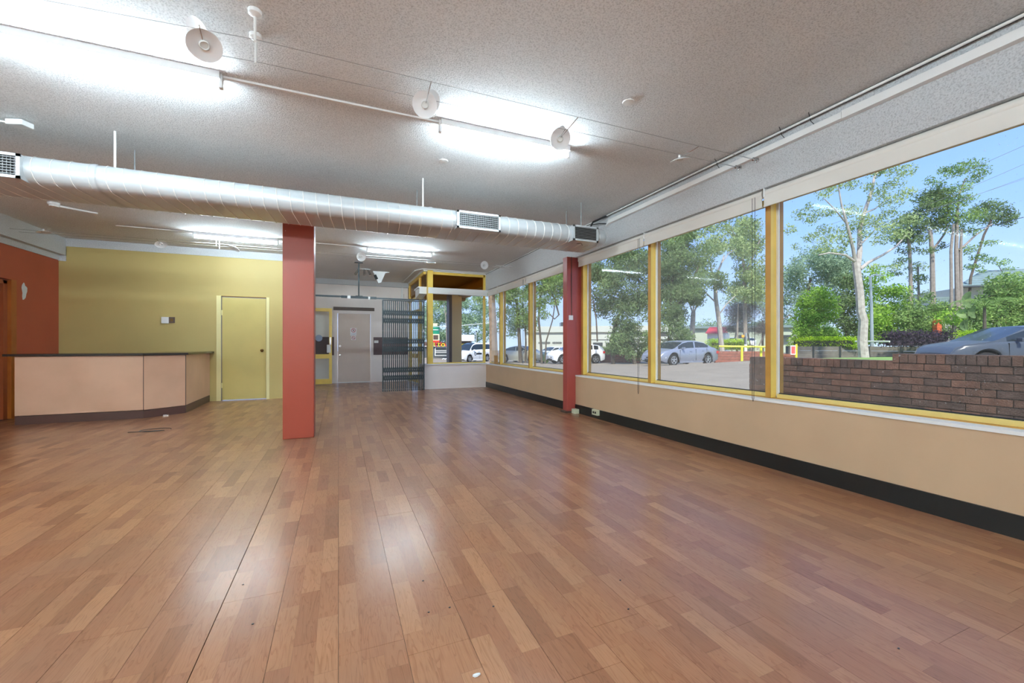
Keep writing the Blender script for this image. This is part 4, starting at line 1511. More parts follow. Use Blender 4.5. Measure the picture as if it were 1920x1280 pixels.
for (u, v, ru, rv) in ((1815, 562, 9, 16), (1806, 588, 10, 9), (1824, 585, 8, 12), (1810, 610, 8, 12)):
    c = W(u, 26, v)
    sx_, sz_ = ru / F * 26, rv / F * 26
    rt = Vector((CT, -ST, 0))
    vs = [c + rt * sx_ * math.cos(2 * PI * q / 14) + Vector((0, 0, sz_ * math.sin(2 * PI * q / 14))) + Vector((ST, CT, 0)) * .12 * math.cos(4 * PI * q / 14) for q in range(14)]
    vs.append(c + Vector((ST, CT, 0)) * .12)
    MB().add(vs, [(q, (q + 1) % 14, 14) for q in range(14)]).build('leaf_blade', M['leaf_dark'], bp_)
    MB().tube([c - Vector((0, 0, sz_)), W(1814, 26, 640)], .02, 5).build('stem', M['leaf_dark'], bp_)


def hedge(name, label, u0, u1, f0, f1, v0, v1, m, corem, th=1.0, dens=3.0, ll=.09, lw=.05, bumpy=False, cat='hedge'):
    a, b = W(u0, f0, v1), W(u1, f1, v1)
    a2, b2 = W(u0, f0, v0), W(u1, f1, v0)
    t = thing(name, label, cat, (a + b) / 2)
    d = (b - a)
    d.z = 0
    Ln = d.length
    d.normalize()
    nrm = Vector((-d.y, d.x, 0))
    if nrm.y < 0:
        nrm = -nrm
    n_ = max(3, int(Ln / .35))
    blobs = []
    for i_ in range(n_):
        s_ = (i_ + .5) / n_
        p0, p1 = a.lerp(b, s_), a2.lerp(b2, s_)
        hh = (p1.z - p0.z) * (random.uniform(.8, 1.05) if bumpy else 1)
        for z_ in (.25, .75):
            blobs.append((p0 + nrm * th / 2 + Vector((0, 0, hh * z_)), (Ln / n_ * .8, th * .62, hh * .36)))
    leaf_mesh('foliage', blobs, m, t, ll, lw, dens)
    e0, e1 = a + d * .25, b - d * .25
    h = min(a2.z - a.z, b2.z - b.z) * (.55 if bumpy else .72)
    MB().add([e0 + nrm * .28, e1 + nrm * .28, e1 + nrm * (th - .2), e0 + nrm * (th - .2)] + [p + Vector((0, 0, h)) for p in (e0 + nrm * .28, e1 + nrm * .28, e1 + nrm * (th - .2), e0 + nrm * (th - .2))],
             [(0, 1, 5, 4), (1, 2, 6, 5), (2, 3, 7, 6), (3, 0, 4, 7), (4, 5, 6, 7)]).build('twig_core', corem, t)
    return t


M['twig'] = mat('dark_twigs', (56, 62, 38), 0.9)
M['twigp'] = mat('purple_twigs', (46, 38, 48), 0.9)
random.seed(3)
hedge('clipped_hedge', 'clipped lime green hedge along the retaining wall, left of the white gum', 1478, 1602, 31, 27.5, 632, 652, M['leaf_lime'], M['twig'])
hedge('clipped_hedge', 'short piece of lime hedge just above the passing car', 1798, 1850, 25, 24, 620, 640, M['leaf_lime'], M['twig'])
hedge('clipped_hedge', 'clipped lime and green hedge behind the silver sedan tail', 1330, 1400, 36, 35, 636, 655, M['leaf_lime'], M['twig'])
hedge('purple_shrub', 'long dark purple-leaved shrub on the retaining wall', 1664, 1786, 25.5, 24.5, 619, 648, M['leaf_purple'], M['twigp'], bumpy=True, ll=.12, lw=.07, cat='shrub')
hedge('green_hedge', 'dull green hedge behind the white hatchback tail', 1122, 1180, 38, 37, 650, 668, M['leaf_dark'], M['twig'])

# retaining wall in bays with posts
rw = thing('retaining_wall', 'long grey retaining wall behind the lawn and drive', 'wall', W(1600, 26, 668))
us = [1476, 1524, 1574, 1628, 1688, 1732, 1790, 1850, 1925]
for i_ in range(len(us) - 1):
    fa = 30 - (us[i_] - 1476) / 450 * 7
    fb = 30 - (us[i_ + 1] - 1476) / 450 * 7
    a, b = W(us[i_], fa), W(us[i_ + 1], fb)
    za = EYE - 3 / F * 27
    d_ = (b - a)
    ln = d_.length
    d_.normalize()
    nrm = Vector((-d_.y, d_.x, 0))
    for z0, z1 in ((.05, .40), (.41, .68), (.69, .98)):
        c = (a + b) / 2 + Vector((0, 0, (z0 + z1) / 2))
        MB().obox(c, d_ * (ln / 2 - .04), nrm * random.uniform(.08, .09), (0, 0, (z1 - z0) / 2)).build('wall_panel', M['sleeper'], rw)
    MB().box(a.x - .07, a.x + .07, a.y - .12, a.y + .07, .0, 1.0).build('wall_post', M['bandgrey'], rw)
MB().tube([W(1604, 27, 640), W(1668, 25, 640)], .06, 6).build('kerb_rail', M['render'], rw)

# low red brick wall behind the rails and by the hedge
def lowwall(label, u0, u1, f0, f1, v0, v1, m, th=.23):
    a, b = W(u0, f0, v1), W(u1, f1, v1)
    h = W(u0, f0, v0).z - a.z
    t = thing('low_brick_wall', label, 'wall', (a + b) / 2)
    d_ = (b - a)
    d_.z = 0
    ln = d_.length
    d_.normalize()
    nrm = Vector((-d_.y, d_.x, 0))
    nc = max(2, int(h / .17))
    for k_ in range(nc):
        z0 = a.z + h * k_ / nc
        c = (a + b) / 2
        c.z = z0 + h / nc / 2
        MB().obox(c, d_ * ln / 2, nrm * (th / 2 + (.012 if k_ % 2 else 0)), (0, 0, h / nc / 2 - .008)).build('brick_course', m, t)
    MB().obox(((a + b) / 2).xy.to_3d() + Vector((0, 0, a.z + h / 2 - .01)), d_ * (ln / 2 - .02), nrm * (th / 2 - .02), (0, 0, h / 2 - .01)).build('mortar', M['mortar'], t)
    return t


lowwall('low red-brown brick wall behind the yellow rails', 1340, 1440, 26.5, 26, 658, 684, M['redbrick'])
lowwall('low red brick wall behind the white hatchback, under the dark trees', 1126, 1200, 33, 31, 664, 682, M['redbrick'])
lowwall('pale brick wall end beyond the yellow post', 1466, 1492, 25.5, 25, 663, 674, M['redbrick'])

# yellow guard rails
yr = thing('guard_rail', 'yellow tubular guard rail beside the silver sedan', 'rail', W(1400, 24.5, 685))
MB().tube([W(1348, 25, 649), W(1440, 24, 650)], .055, 8).build('top_rail', M['railyellow'], yr)
for u, v in ((1391, 686), (1427, 684), (1437, 684)):
    MB().tube([W(u, 24.4, v), W(u, 24.4, 649)], .065, 8).build('rail_post', M['railyellow'], yr)
yp = thing('yellow_bollard', 'yellow post with a red and white notice above the brick wall', 'bollard', W(1493, 22, 690))
MB().tube([W(1493, 22, 690), W(1493, 22, 645)], .055, 8).build('post', M['railyellow'], yp)
c = W(1487, 21.9, 656)
rt = Vector((CT, -ST, 0))
fw_ = Vector((ST, CT, 0))
MB().obox(c, rt * .13, fw_ * .01, (0, 0, .24)).build('notice_board', M['paper'], yp)
MB().obox(c - fw_ * .013, rt * .10, fw_ * .003, (0, 0, .19)).build('red_panel', mat('notice_red', (226, 96, 90), .6), yp)
# street lamp
sl = thing('street_lamp', 'slim grey street lamp post right of the white gum', 'lamp post', W(1634, 28, 650))
MB().tube([W(1635, 28, 650), W(1634, 28, 580), W(1632, 28, 518)], [.11, .09, .07], 8).build('pole', M['steel'], sl)
MB().tube([W(1632, 28, 518), W(1640, 28, 515), W(1648, 28, 515)], .04, 6).build('arm', M['steel'], sl)
MB().obox(W(1647, 28, 516), rt * .22, fw_ * .07, (0, 0, .04)).build('lamp_head', M['steel'], sl)
# small traffic post
tp = thing('road_sign_post', 'dark post with an amber marker behind the yellow rail', 'sign', W(1397, 30, 672))
MB().tube([W(1399, 30, 672), W(1399, 30, 624)], .05, 6).build('post', M['steel'], tp)
MB().obox(W(1393, 30, 630), rt * .09, fw_ * .02, (0, 0, .09)).build('amber_marker', mat('amber', (250, 170, 40), .5), tp)
MB().obox(W(1397, 30, 645), rt * .06, fw_ * .03, (0, 0, .55)).build('dark_board', M['bandgrey'], tp)
MB().obox(W(1398, 29.9, 652), rt * .09, fw_ * .02, (0, 0, .25)).build('white_board', M['paper'], tp)

# ------------------------------------------------------------------ trees left part
random.seed(31)
tree('casuarina', 'dense dark drooping tree just right of the red window column', 29, (1130, 680, 0),
     [([(1150, 684), (1146, 640), (1156, 600), (1170, 570)], 8, 5), ([(1190, 684), (1184, 650), (1166, 625), (1150, 600)], 8, 4), ([(1120, 640), (1118, 600), (1112, 560)], 3, 2)],
     rblobs(1112, 1222, 500, 590, 46, 15, 26) + rblobs(1140, 1225, 470, 510, 16, 14, 22) + rblobs(1150, 1220, 600, 672, 30, 13, 20) + [(1120, 500, 16, 12), (1112, 520, 12, 12), (1208, 480, 20, 14)],
     M['darkbark'], M['leaf_dark'], .20, .07, 2.5, depth=2)
tree('casuarina', 'dense dark tree behind the bonnet of the silver sedan', 28, (1250, 680, 0),
     [([(1252, 680), (1256, 620), (1258, 560), (1262, 500)], 7, 4), ([(1256, 600), (1290, 540), (1310, 500)], 4, 2)],
     rblobs(1236, 1320, 455, 560, 50, 16, 28) + rblobs(1238, 1290, 560, 660, 30, 13, 20) + rblobs(1255, 1300, 425, 455, 8, 14, 20) + rblobs(1330, 1352, 515, 545, 5, 14, 18),
     M['darkbark'], M['leaf_dark'], .20, .07, 2.5, depth=2)
tree('white_gum', 'bare-limbed whitish gum right behind the silver sedan', 30, (1345, 672, 0),
     [([(1355, 672), (1352, 640), (1348, 600), (1342, 560), (1341, 520)], 10, 6), ([(1341, 530), (1335, 510, .2), (1330, 490, .4)], 5, 2), ([(1341, 520), (1352, 495, .2), (1358, 478, .5)], 5, 2), ([(1348, 590), (1362, 570, .3), (1378, 555, .5)], 3, 1.5), ([(1345, 570), (1325, 550), (1312, 545)], 3, 1.5), ([(1330, 490), (1326, 470), (1318, 455)], 2, 1), ([(1352, 495), (1366, 475), (1380, 466)], 2, 1)],
     rblobs(1300, 1400, 425, 470, 14, 10, 18), M['gumbark'], M['leaf_gum'], .22, .08, 1.6, depth=3)
tree('palm_tree', 'pale ringed palm trunk just above the silver sedan roof', 32, (1297, 660, 0),
     [([(1298, 662), (1298, 620), (1300, 585)], 10, 8), ([(1300, 590), (1290, 560), (1280, 545)], 3, 1), ([(1300, 590), (1312, 555), (1318, 540)], 3, 1), ([(1300, 590), (1300, 560), (1304, 540)], 3, 1)],
     rblobs(1285, 1318, 545, 575, 8, 8, 14), M['gumbark'], M['leaf_gum'], .24, .06, 1.2)
random.seed(41)
tree('high_gum', 'very tall gum with a high open crown left of the nearest mullion', 36, (1398, 668, 0),
     [([(1398, 668), (1397, 600), (1396, 540), (1394, 490)], 8, 5), ([(1396, 520), (1412, 480), (1425, 450)], 4, 2), ([(1394, 490), (1380, 450), (1372, 430)], 4, 2), ([(1382, 660), (1383, 600), (1384, 570)], 4, 2)],
     rblobs(1330, 1420, 418, 470, 22, 13, 22) + rblobs(1375, 1436, 455, 560, 32, 13, 24) + [(1352, 412, 16, 9), (1375, 408, 16, 8), (1330, 428, 18, 10), (1395, 415, 14, 10), (1405, 425, 14, 8), (1310, 440, 16, 8), (1290, 432, 16, 8)],
     M['greybark'], M['leaf_gum'], .26, .09, 2.0, depth=3)
tree('bare_thicket', 'grey leafless thicket beyond the yellow rail', 38, (1400, 660, 0), [([(1372, 660), (1380, 625), (1395, 600)], 3, 1), ([(1410, 660), (1402, 625), (1390, 605)], 3, 1), ([(1420, 655), (1436, 620), (1440, 600)], 3, 1)],
     rblobs(1355, 1436, 575, 622, 30, 12, 20), M['greybark'], M['leaf_grey'], .30, .02, 0.9)
tree('broad_tree', 'pale distant tree filling behind the second mullion', 50, (1420, 660, 0), [([(1430, 660), (1430, 600)], 4, 3)],
     rblobs(1355, 1475, 535, 600, 22, 12, 22), M['darkbark'], M['leaf_blue'], .30, .1, 1.5, depth=4)
random.seed(51)
tree('spreading_tree', 'spreading tree with a crooked dark branch, left of the red window column', 30, (1025, 680, 0),
     [([(1016, 684), (1014, 640), (1010, 600), (1012, 560), (1020, 530)], 5, 3), ([(1022, 684), (1024, 640), (1030, 620), (1036, 600), (1042, 560)], 3, 2), ([(1020, 530), (1040, 560), (1048, 590), (1040, 598), (1030, 588)], 4, 2), ([(1020, 535), (1050, 550), (1075, 575)], 3, 2)],
     rblobs(998, 1075, 500, 545, 30, 11, 18) + rblobs(1000, 1025, 545, 590, 8, 8, 14) + rblobs(1030, 1060, 535, 570, 8, 8, 13), M['darkbark'], M['leaf_mid'], .18, .07, 2.4)
tree('roadside_tree', 'broad green tree seen between the far mullions', 34, (970, 680, 0),
     [([(976, 680), (974, 640), (972, 600), (968, 560)], 8, 5), ([(985, 680), (986, 640), (984, 600)], 4, 3)],
     rblobs(940, 1000, 540, 630, 34, 11, 19) + rblobs(950, 1000, 520, 545, 8, 9, 14), M['darkbark'], M['leaf_mid'], .2, .08, 2.4)
tree('big_trunk_tree', 'thick brown trunk with light foliage at the window corner', 31, (924, 682, 0),
     [([(926, 682), (925, 640), (924, 600), (922, 560), (920, 530)], 17, 12), ([(922, 560), (935, 535), (945, 520)], 5, 3)],
     rblobs(905, 945, 505, 550, 12, 9, 15), M['tanbark'], M['leaf_gum'], .2, .07, 1.8)
tree('distant_trees', 'mass of mid-green trees behind the roadside signs', 62, (860, 665, 0), [([(840, 665), (840, 620)], 4, 3), ([(895, 665), (893, 620)], 4, 3)],
     rblobs(795, 925, 575, 635, 60, 10, 17) + rblobs(815, 920, 556, 580, 16, 9, 14), M['darkbark'], M['leaf_blue'], .34, .12, 2.4, depth=8)
tree('distant_gum', 'tall thin-crowned gum beyond the porch beam', 50, (835, 650, 0), [([(838, 660), (836, 600), (832, 560)], 2, 1), ([(836, 590), (850, 560), (862, 545)], 2, 1)],
     rblobs(815, 845, 555, 575, 8, 8, 12) + rblobs(868, 905, 545, 566, 7, 7, 11) + rblobs(900, 935, 530, 560, 6, 7, 11), M['greybark'], M['leaf_gum'], .26, .09, 1.8)
# backdrop of far vegetation so that gaps between trunks stay green low down
tree('distant_trees', 'low band of distant greenery beyond the buildings', 85, (1300, 640, 0), [([(1300, 645), (1300, 620)], 3, 2)],
     rblobs(1190, 1480, 608, 628, 40, 10, 16) + rblobs(1470, 1640, 600, 640, 30, 12, 18), M['darkbark'], M['leaf_blue'], .5, .18, 2.2, depth=6)
sp = thing('spiky_plant', 'dark spiky yucca-like plant between the silver and white cars', 'plant', W(1024, 32, 684))
for k_ in range(26):
    a_ = random.uniform(0, 2 * PI)
    el_ = random.uniform(.5, 1.4)
    b0 = W(1024, 32, 682)
    d_ = Vector((math.cos(a_) * math.cos(el_), math.sin(a_) * math.cos(el_), math.sin(el_)))
    s2_ = d_.cross(Vector((0, 0, 1))).normalized() * .05
    MB().add([b0 - s2_, b0 + s2_, b0 + d_ * random.uniform(1.0, 1.6)], [(0, 1, 2)]).build('blade', M['leaf_dark'], sp)

# ------------------------------------------------------------------ vehicles
M['tyre'] = mat('tyre', (30, 30, 32), 0.8)
M['rim'] = mat('alloy', (190, 192, 196), 0.3, metal=0.7)
M['carglass'] = mat('car_glass', (40, 48, 54), 0.08)
M['lampclear'] = mat('headlamp', (225, 230, 235), 0.1)
M['lampred'] = mat('tail_lamp', (200, 40, 40), 0.2)
M['trimblack'] = mat('car_trim', (26, 27, 29), 0.5)
M['p_silver'] = mat('silver_paint', (150, 156, 170), 0.25, metal=0.35)
M['p_white'] = mat('white_paint', (236, 238, 240), 0.25)
M['p_champ'] = mat('champagne_paint', (176, 174, 160), 0.3, metal=0.35)
M['p_dark'] = mat('blue_grey_paint', (70, 76, 84), 0.3, metal=0.0)


def interp(tab, x):
    for (a, b) in zip(tab[:-1], tab[1:]):
        if x <= b[0]:
            t_ = (x - a[0]) / (b[0] - a[0]) if b[0] > a[0] else 0
            return a[1] + (b[1] - a[1]) * t_
    return tab[-1][1]


def car(name, label, paint, loc, heading, L, Wd, top, belt, wheels, wr, glass_x, style, cat='car', extras=None):
    """body lofted from side-profile curves; x forward, origin mid-car on the ground.
    top / belt: roof line and shoulder line as (x, z) tables from tail to nose"""
    t = thing(name, label, cat, loc, rotz=heading)
    xs_c = sorted(set([round(-L / 2 + L * k / 44, 3) for k in range(45)]))
    rings, info = [], []
    hw = Wd / 2
    for x in xs_c:
        e = abs(x) / (L / 2)
        wx = hw * (1 - .16 * max(0, e - .62) ** 2 / .145)
        zt, zb = interp(top, x), interp(belt, x)
        if zt < zb:
            zt = zb
        cab = zt - zb
        low = .20 + .10 * max(0, e - .86) / .14
        z_arch = low
        for wx_ in wheels:
            d_ = abs(x - wx_)
            if d_ < wr * 1.22:
                z_arch = max(z_arch, wr + math.sqrt(max(0, (wr * 1.22) ** 2 - d_ * d_)))
        z_arch = min(z_arch, zb - .10)
        ins_ = 0.30 * cab if cab > .04 else .0
        sec = [(wx * .93, z_arch), (wx * .985, max(z_arch + .02, .34)), (wx, max(z_arch + .04, (low + zb) * .52)), (wx * .985, zb - .06), (wx * .95, zb - .005)]
        if cab > .04:
            sec += [(wx * .92 - ins_ * .15, zb + cab * .12), (wx * .92 - ins_ * .62, zb + cab * .82), (wx * .92 - ins_ * .9, zt - .03), (wx * .45, zt), (0, zt + .012)]
        else:
            q = zt
            sec += [(wx * .93, zb + .002), (wx * .90, zb + .004), (wx * .86, max(q - .012, zb + .006)), (wx * .45, q + .006), (0, q + .012)]
        rings.append(sec)
    nS = len(rings[0])
    body, gl_ = MB(), MB()
    V = []
    for i_, x in enumerate(xs_c):
        for s_ in (1, -1):
            V += [(x, s_ * y_, z_) for y_, z_ in rings[i_]]
    idx = lambda i_, s_, k: (i_ * 2 + (0 if s_ > 0 else 1)) * nS + k
    bf, gf = [], {}
    for i_ in range(len(xs_c) - 1):
        xm = (xs_c[i_] + xs_c[i_ + 1]) / 2
        cab0 = interp(top, xs_c[i_]) - interp(belt, xs_c[i_])
        cab1 = interp(top, xs_c[i_ + 1]) - interp(belt, xs_c[i_ + 1])
        zt0, zt1 = interp(top, xs_c[i_]), interp(top, xs_c[i_ + 1])
        slope = abs(zt1 - zt0) / (xs_c[i_ + 1] - xs_c[i_])
        for s_ in (1, -1):
            for k in range(nS - 1):
                f_ = (idx(i_, s_, k), idx(i_ + 1, s_, k), idx(i_ + 1, s_, k + 1), idx(i_, s_, k + 1))
                isg = False
                if k == 5 and cab0 > .06 and cab1 > .06 and glass_x[0] < xm < glass_x[1]:
                    isg = not any(abs(xm - p) < L / 88 for p in style.get('pillars', []))
                if k in (7, 8) and max(cab0, cab1) > .06 and slope > .22 and (xm > 0 or style.get('rear_glass', True)):
                    isg = True
                if isg:
                    key = ('side', s_, sum(1 for p in style.get('pillars', []) if p < xm)) if k == 5 else (('front',) if xm > 0 else ('rear',))
                    gf.setdefault(key, []).append(f_)
                else:
                    bf.append(f_)
    for e_, i_ in ((1, len(xs_c) - 1), (-1, 0)):
        bf.append(tuple(idx(i_, 1, k) for k in range(nS)))
        bf.append(tuple(idx(i_, -1, k) for k in range(nS)))
        bf.append((idx(i_, 1, 0), idx(i_, -1, 0), idx(i_, -1, nS - 1), idx(i_, 1, nS - 1)))
    MB().add(V, bf).build('body', paint, t, local=True, smooth=True)
    for key, fl_ in gf.items():
        used = sorted({i for f_ in fl_ for i in f_})
        mp = {v_: i for i, v_ in enumerate(used)}
        MB().add([V[i] for i in used], [tuple(mp[i] for i in f_) for f_ in fl_]).build({'side': 'side_window', 'front': 'windscreen', 'rear': 'rear_window'}[key[0]], M['carglass'], t, local=True)
    MB().box(-L / 2 + .25, L / 2 - .25, -hw + .22, hw - .22, .18, .5).build('underbody', M['trimblack'], t, local=True)
    for wx_ in wheels:
        for s_ in (1, -1):
            c_ = (wx_, s_ * (hw - .16), wr)
            wh = MB().lathe(c_, (0, s_, 0), [(0, -.06), (wr * .9, -.06), (wr, -.03), (wr, .10), (wr * .93, .13), (wr * .68, .13), (wr * .66, .10), (0, .10)], 22).build('wheel', M['tyre'], t, local=True, smooth=True)
            mb_ = MB().lathe(c_, (0, s_, 0), [(wr * .66, .10), (wr * .66, .135), (wr * .58, .135), (wr * .57, .11)], 22).lathe(c_, (0, s_, 0), [(0, .135), (wr * .14, .13), (wr * .14, .10)], 12)
            for q in range(5):
                a_ = 2 * PI * q / 5 + .3
                cx_, cz_ = math.cos(a_), math.sin(a_)
                mb_.obox((wx_ + cx_ * wr * .36, s_ * (hw - .16) + s_ * .118, wr + cz_ * wr * .36), (cx_ * wr * .26, 0, cz_ * wr * .26), (0, .012, 0), (-cz_ * wr * .085, 0, cx_ * wr * .085))
            r_ = mb_.build('rim', M['rim'], wh, local=True)
    zn = interp(belt, L / 2)
    for s_ in (1, -1):
        MB().obox((L / 2 - .16, s_ * (hw * .80), zn - .07), (.15, s_ * -.06, 0), (0, .06, 0), (0, 0, .055)).build('headlight', M['lampclear'], t, local=True, bevel=.01)
        zt_ = interp(belt, -L / 2)
        MB().obox((-L / 2 + .10, s_ * (hw * .80), zt_ - .08), (.09, 0, 0), (0, .10, 0), (0, 0, .08)).build('tail_light', M['lampred'], t, local=True, bevel=.01)
        MB().obox((glass_x[1] - .28, s_ * (hw + .06), interp(belt, glass_x[1] - .28) + .07), (.05, 0, 0), (0, .09, 0), (0, 0, .055)).build('mirror', paint, t, local=True, bevel=.015)
        for hx_ in style.get('handles', []):
            MB().box(hx_ - .08, hx_ + .08, min(s_ * hw * .985, s_ * (hw + .012)), max(s_ * hw * .985, s_ * (hw + .012)), interp(belt, hx_) - .15, interp(belt, hx_) - .12).build('door_handle', paint, t, local=True)
        for px_ in style.get('doorlines', []):
            MB().box(px_ - .005, px_ + .005, min(s_ * hw * .97, s_ * (hw + .002)), max(s_ * hw * .97, s_ * (hw + .002)), .32, interp(belt, px_) - .02).build('door_gap', M['trimblack'], t, local=True)
        MB().box(wheels[0] + wr * 1.25, wheels[1] - wr * 1.25, min(s_ * (hw - .05), s_ * (hw - .01)), max(s_ * (hw - .05), s_ * (hw - .01)), .17, .25).build('side_sill', paint, t, local=True)
    MB().box(L / 2 - .03, L / 2 + .012, -hw * .42, hw * .42, zn - .13, zn - .06).build('grille', M['trimblack'], t, local=True)
    MB().box(L / 2 - .03, L / 2 + .015, -hw * .55, hw * .55, .27, .38).build('air_intake', M['trimblack'], t, local=True)
    MB().box(L / 2 + .012, L / 2 + .022, -.18, .18, .42, .52).build('number_plate', M['paper'], t, local=True)
    MB().box(-L / 2 - .012, -L / 2 + .02, -.2, .2, .62, .73).build('number_plate', M['paper'], t, local=True)
    if extras:
        extras(t)
    return t


def car_at(u1, f1, u2, f2):
    """front and rear wheel footprints -> location, heading"""
    a, b = W(u1, f1), W(u2, f2)
    m_ = (a + b) / 2
    d_ = a - b
    return m_, math.atan2(d_.y, d_.x), d_.length


SEDAN_TOP = [(-2.25, .86), (-2.1, .98), (-1.62, 1.06), (-1.0, 1.34), (-.4, 1.43), (.2, 1.42), (.62, 1.33), (1.35, .98), (1.95, .84), (2.2, .70), (2.25, .60)]
SEDAN_BELT = [(-2.25, .82), (-2.1, .95), (-1.5, 1.0), (0, .94), (1.2, .90), (1.35, .93), (1.95, .80), (2.2, .66), (2.25, .56)]
p_, h_, wb_ = car_at(1257, 22.8, 1334, 24.2)
# push centre half a car width away from the viewer so the near wheels sit there
nrm = Vector((-math.sin(h_), math.cos(h_), 0))
if nrm.dot(fw_) < 0:
    nrm = -nrm
p_ = p_ + nrm * .80
p_.z = gz(p_.x, p_.y)
car('sedan_car', 'silver blue sedan parked behind the middle window', M['p_silver'], p_, h_, 4.5, 1.75, SEDAN_TOP, SEDAN_BELT, (-1.30, 1.38), .33, (-1.35, 1.05),
    {'pillars': [-.28], 'handles': [-.85, .12], 'doorlines': [-.28, .95, -1.15]})
p_, h_, wb_ = car_at(1007, 34.6, 957, 36.2)
p_.z = gz(p_.x, p_.y)
car('sedan_car', 'champagne coloured coupe parked behind the far mullions', M['p_champ'], p_, h_, 4.6, 1.78,
    [(-2.3, .80), (-2.1, .96), (-1.7, 1.04), (-.9, 1.33), (-.3, 1.42), (.3, 1.37), (1.15, 1.0), (1.9, .86), (2.25, .70), (2.3, .6)],
    [(-2.3, .78), (-2.1, .92), (-1.5, .98), (0, .95), (1.15, .95), (1.9, .82), (2.25, .66), (2.3, .56)], (-1.38, 1.38), .34, (-1.3, .95), {'pillars': [-.3], 'handles': [-.2], 'doorlines': [.9]})
HATCH_TOP = [(-2.05, .95), (-1.95, 1.15), (-1.6, 1.36), (-1.0, 1.44), (-.2, 1.46), (.35, 1.42), (1.15, 1.02), (1.75, .90), (2.0, .74), (2.05, .62)]
HATCH_BELT = [(-2.05, .92), (-1.9, 1.0), (-1.0, .99), (0, .95), (1.15, .96), (1.75, .86), (2.0, .70), (2.05, .58)]
p_, h_, wb_ = car_at(1041, 29.6, 1121, 30.6)
p_ += fw_ * .75
p_.z = gz(p_.x, p_.y)


def hatch_extra(t):
    MB().obox((1.2, .87, .95), (.4, 0, .02), (0, .012, 0), (0, 0, .02)).build('wing_stripe', M['trimblack'], t, local=True)


car('hatchback_car', 'white hatchback parked across the red window column', M['p_white'], p_, h_, 4.1, 1.74, HATCH_TOP, HATCH_BELT, (-1.25, 1.32), .33, (-1.5, .9),
    {'pillars': [-.2, -1.1], 'handles': [-.75, .25], 'doorlines': [-.2, .85]}, extras=hatch_extra)
p_, h_, wb_ = car_at(1022, 46, 1052, 47.5)
p_.z = gz(p_.x, p_.y)
car('hatchback_car', 'white car parked behind the spiky plant', M['p_white'], p_, h_, 4.2, 1.75, HATCH_TOP, HATCH_BELT, (-1.25, 1.32), .33, (-1.5, .9), {'pillars': [-.2], 'handles': [], 'doorlines': []})
VAN_TOP = [(-2.15, 1.25), (-2.05, 1.70), (-1.7, 1.80), (-.4, 1.82), (.3, 1.80), (.75, 1.66), (1.35, 1.10), (1.95, .98), (2.12, .80), (2.15, .66)]
VAN_BELT = [(-2.15, 1.1), (-2.0, 1.12), (0, 1.08), (1.3, 1.04), (1.95, .94), (2.12, .76), (2.15, .62)]
p_, h_, wb_ = car_at(872, 38.6, 897, 40.2)
p_ += fw_ * .5
p_.z = gz(p_.x, p_.y)


def van_extra(t):
    for s_ in (1, -1):
        MB().lathe((.62, s_ * .875, .78), (0, s_, 0), [(.16, 0), (.16, .012), (.11, .012), (.11, 0)], 16).build('van_emblem', M['trimblack'], t, local=True)
        MB().box(-.35, .42, min(s_ * .87, s_ * .885), max(s_ * .87, s_ * .885), .70, .86).build('van_lettering', M['trimblack'], t, local=True)


car('van_car', 'white small van with a black logo at the window corner', M['p_white'], p_, h_, 4.3, 1.76, VAN_TOP, VAN_BELT, (-1.25, 1.35), .33, (-1.9, 1.1),
    {'pillars': [0, -.95], 'handles': [.1], 'doorlines': [0, .95], 'rear_glass': False}, 'van', van_extra)
# dark car on the drive behind the brick wall
p_ = W(1905, 12.6)
p_.z = .22
ln_dir = (W(1765, 13.0) - W(1925, 12.6)).normalized()
car('passing_car', 'dark blue-grey car driving past behind the brown brick wall', M['p_dark'], p_, math.atan2(ln_dir.y, ln_dir.x), 4.4, 1.78, SEDAN_TOP[:0] + [(-2.2, .86), (-2.05, 1.0), (-1.5, 1.12), (-.9, 1.38), (-.2, 1.45), (.3, 1.42), (1.2, 1.0), (1.9, .88), (2.15, .76), (2.2, .62)],
    [(-2.2, .82), (-2.0, .96), (0, .96), (1.2, .94), (1.9, .84), (2.15, .72), (2.2, .58)], (-1.3, 1.38), .33, (-1.4, .95), {'pillars': [-.25], 'handles': [-.8, .15], 'doorlines': [-.25, .9]})
for (u_, f_, lb_) in ((1372, 62, 'tiny distant white car beyond the yellow rail, left one'), (1405, 66, 'tiny distant white car beyond the yellow rail, right one')):
    c = W(u_, f_, 650)
    car('distant_car', lb_, M['p_white'], (c.x, c.y, 1.1 + 4 / F * f_ - .7), h_, 4.2, 1.75, HATCH_TOP, HATCH_BELT, (-1.25, 1.32), .33, (-1.5, .9), {'pillars': [-.2]})

# ------------------------------------------------------------------ buildings
def slab(mb, u0, u1, f0, f1, v0, v1, depth=6.0, vf=None):
    """upright block whose front runs from (u0,f0) to (u1,f1), top/bottom given at the left end"""
    a, b = W(u0, f0), W(u1, f1)
    z1 = EYE - (v0 - 646) / F * f0
    z0 = EYE - (v1 - 646) / F * f0
    d_ = (b - a).normalized()
    nrm = Vector((-d_.y, d_.x, 0))
    if nrm.dot(fw_) < 0:
        nrm = -nrm
    c = (a + b) / 2 + nrm * depth / 2 + Vector((0, 0, (z0 + z1) / 2))
    return mb.obox(c, d_ * (b - a).length / 2, nrm * depth / 2, (0, 0, (z1 - z0) / 2))


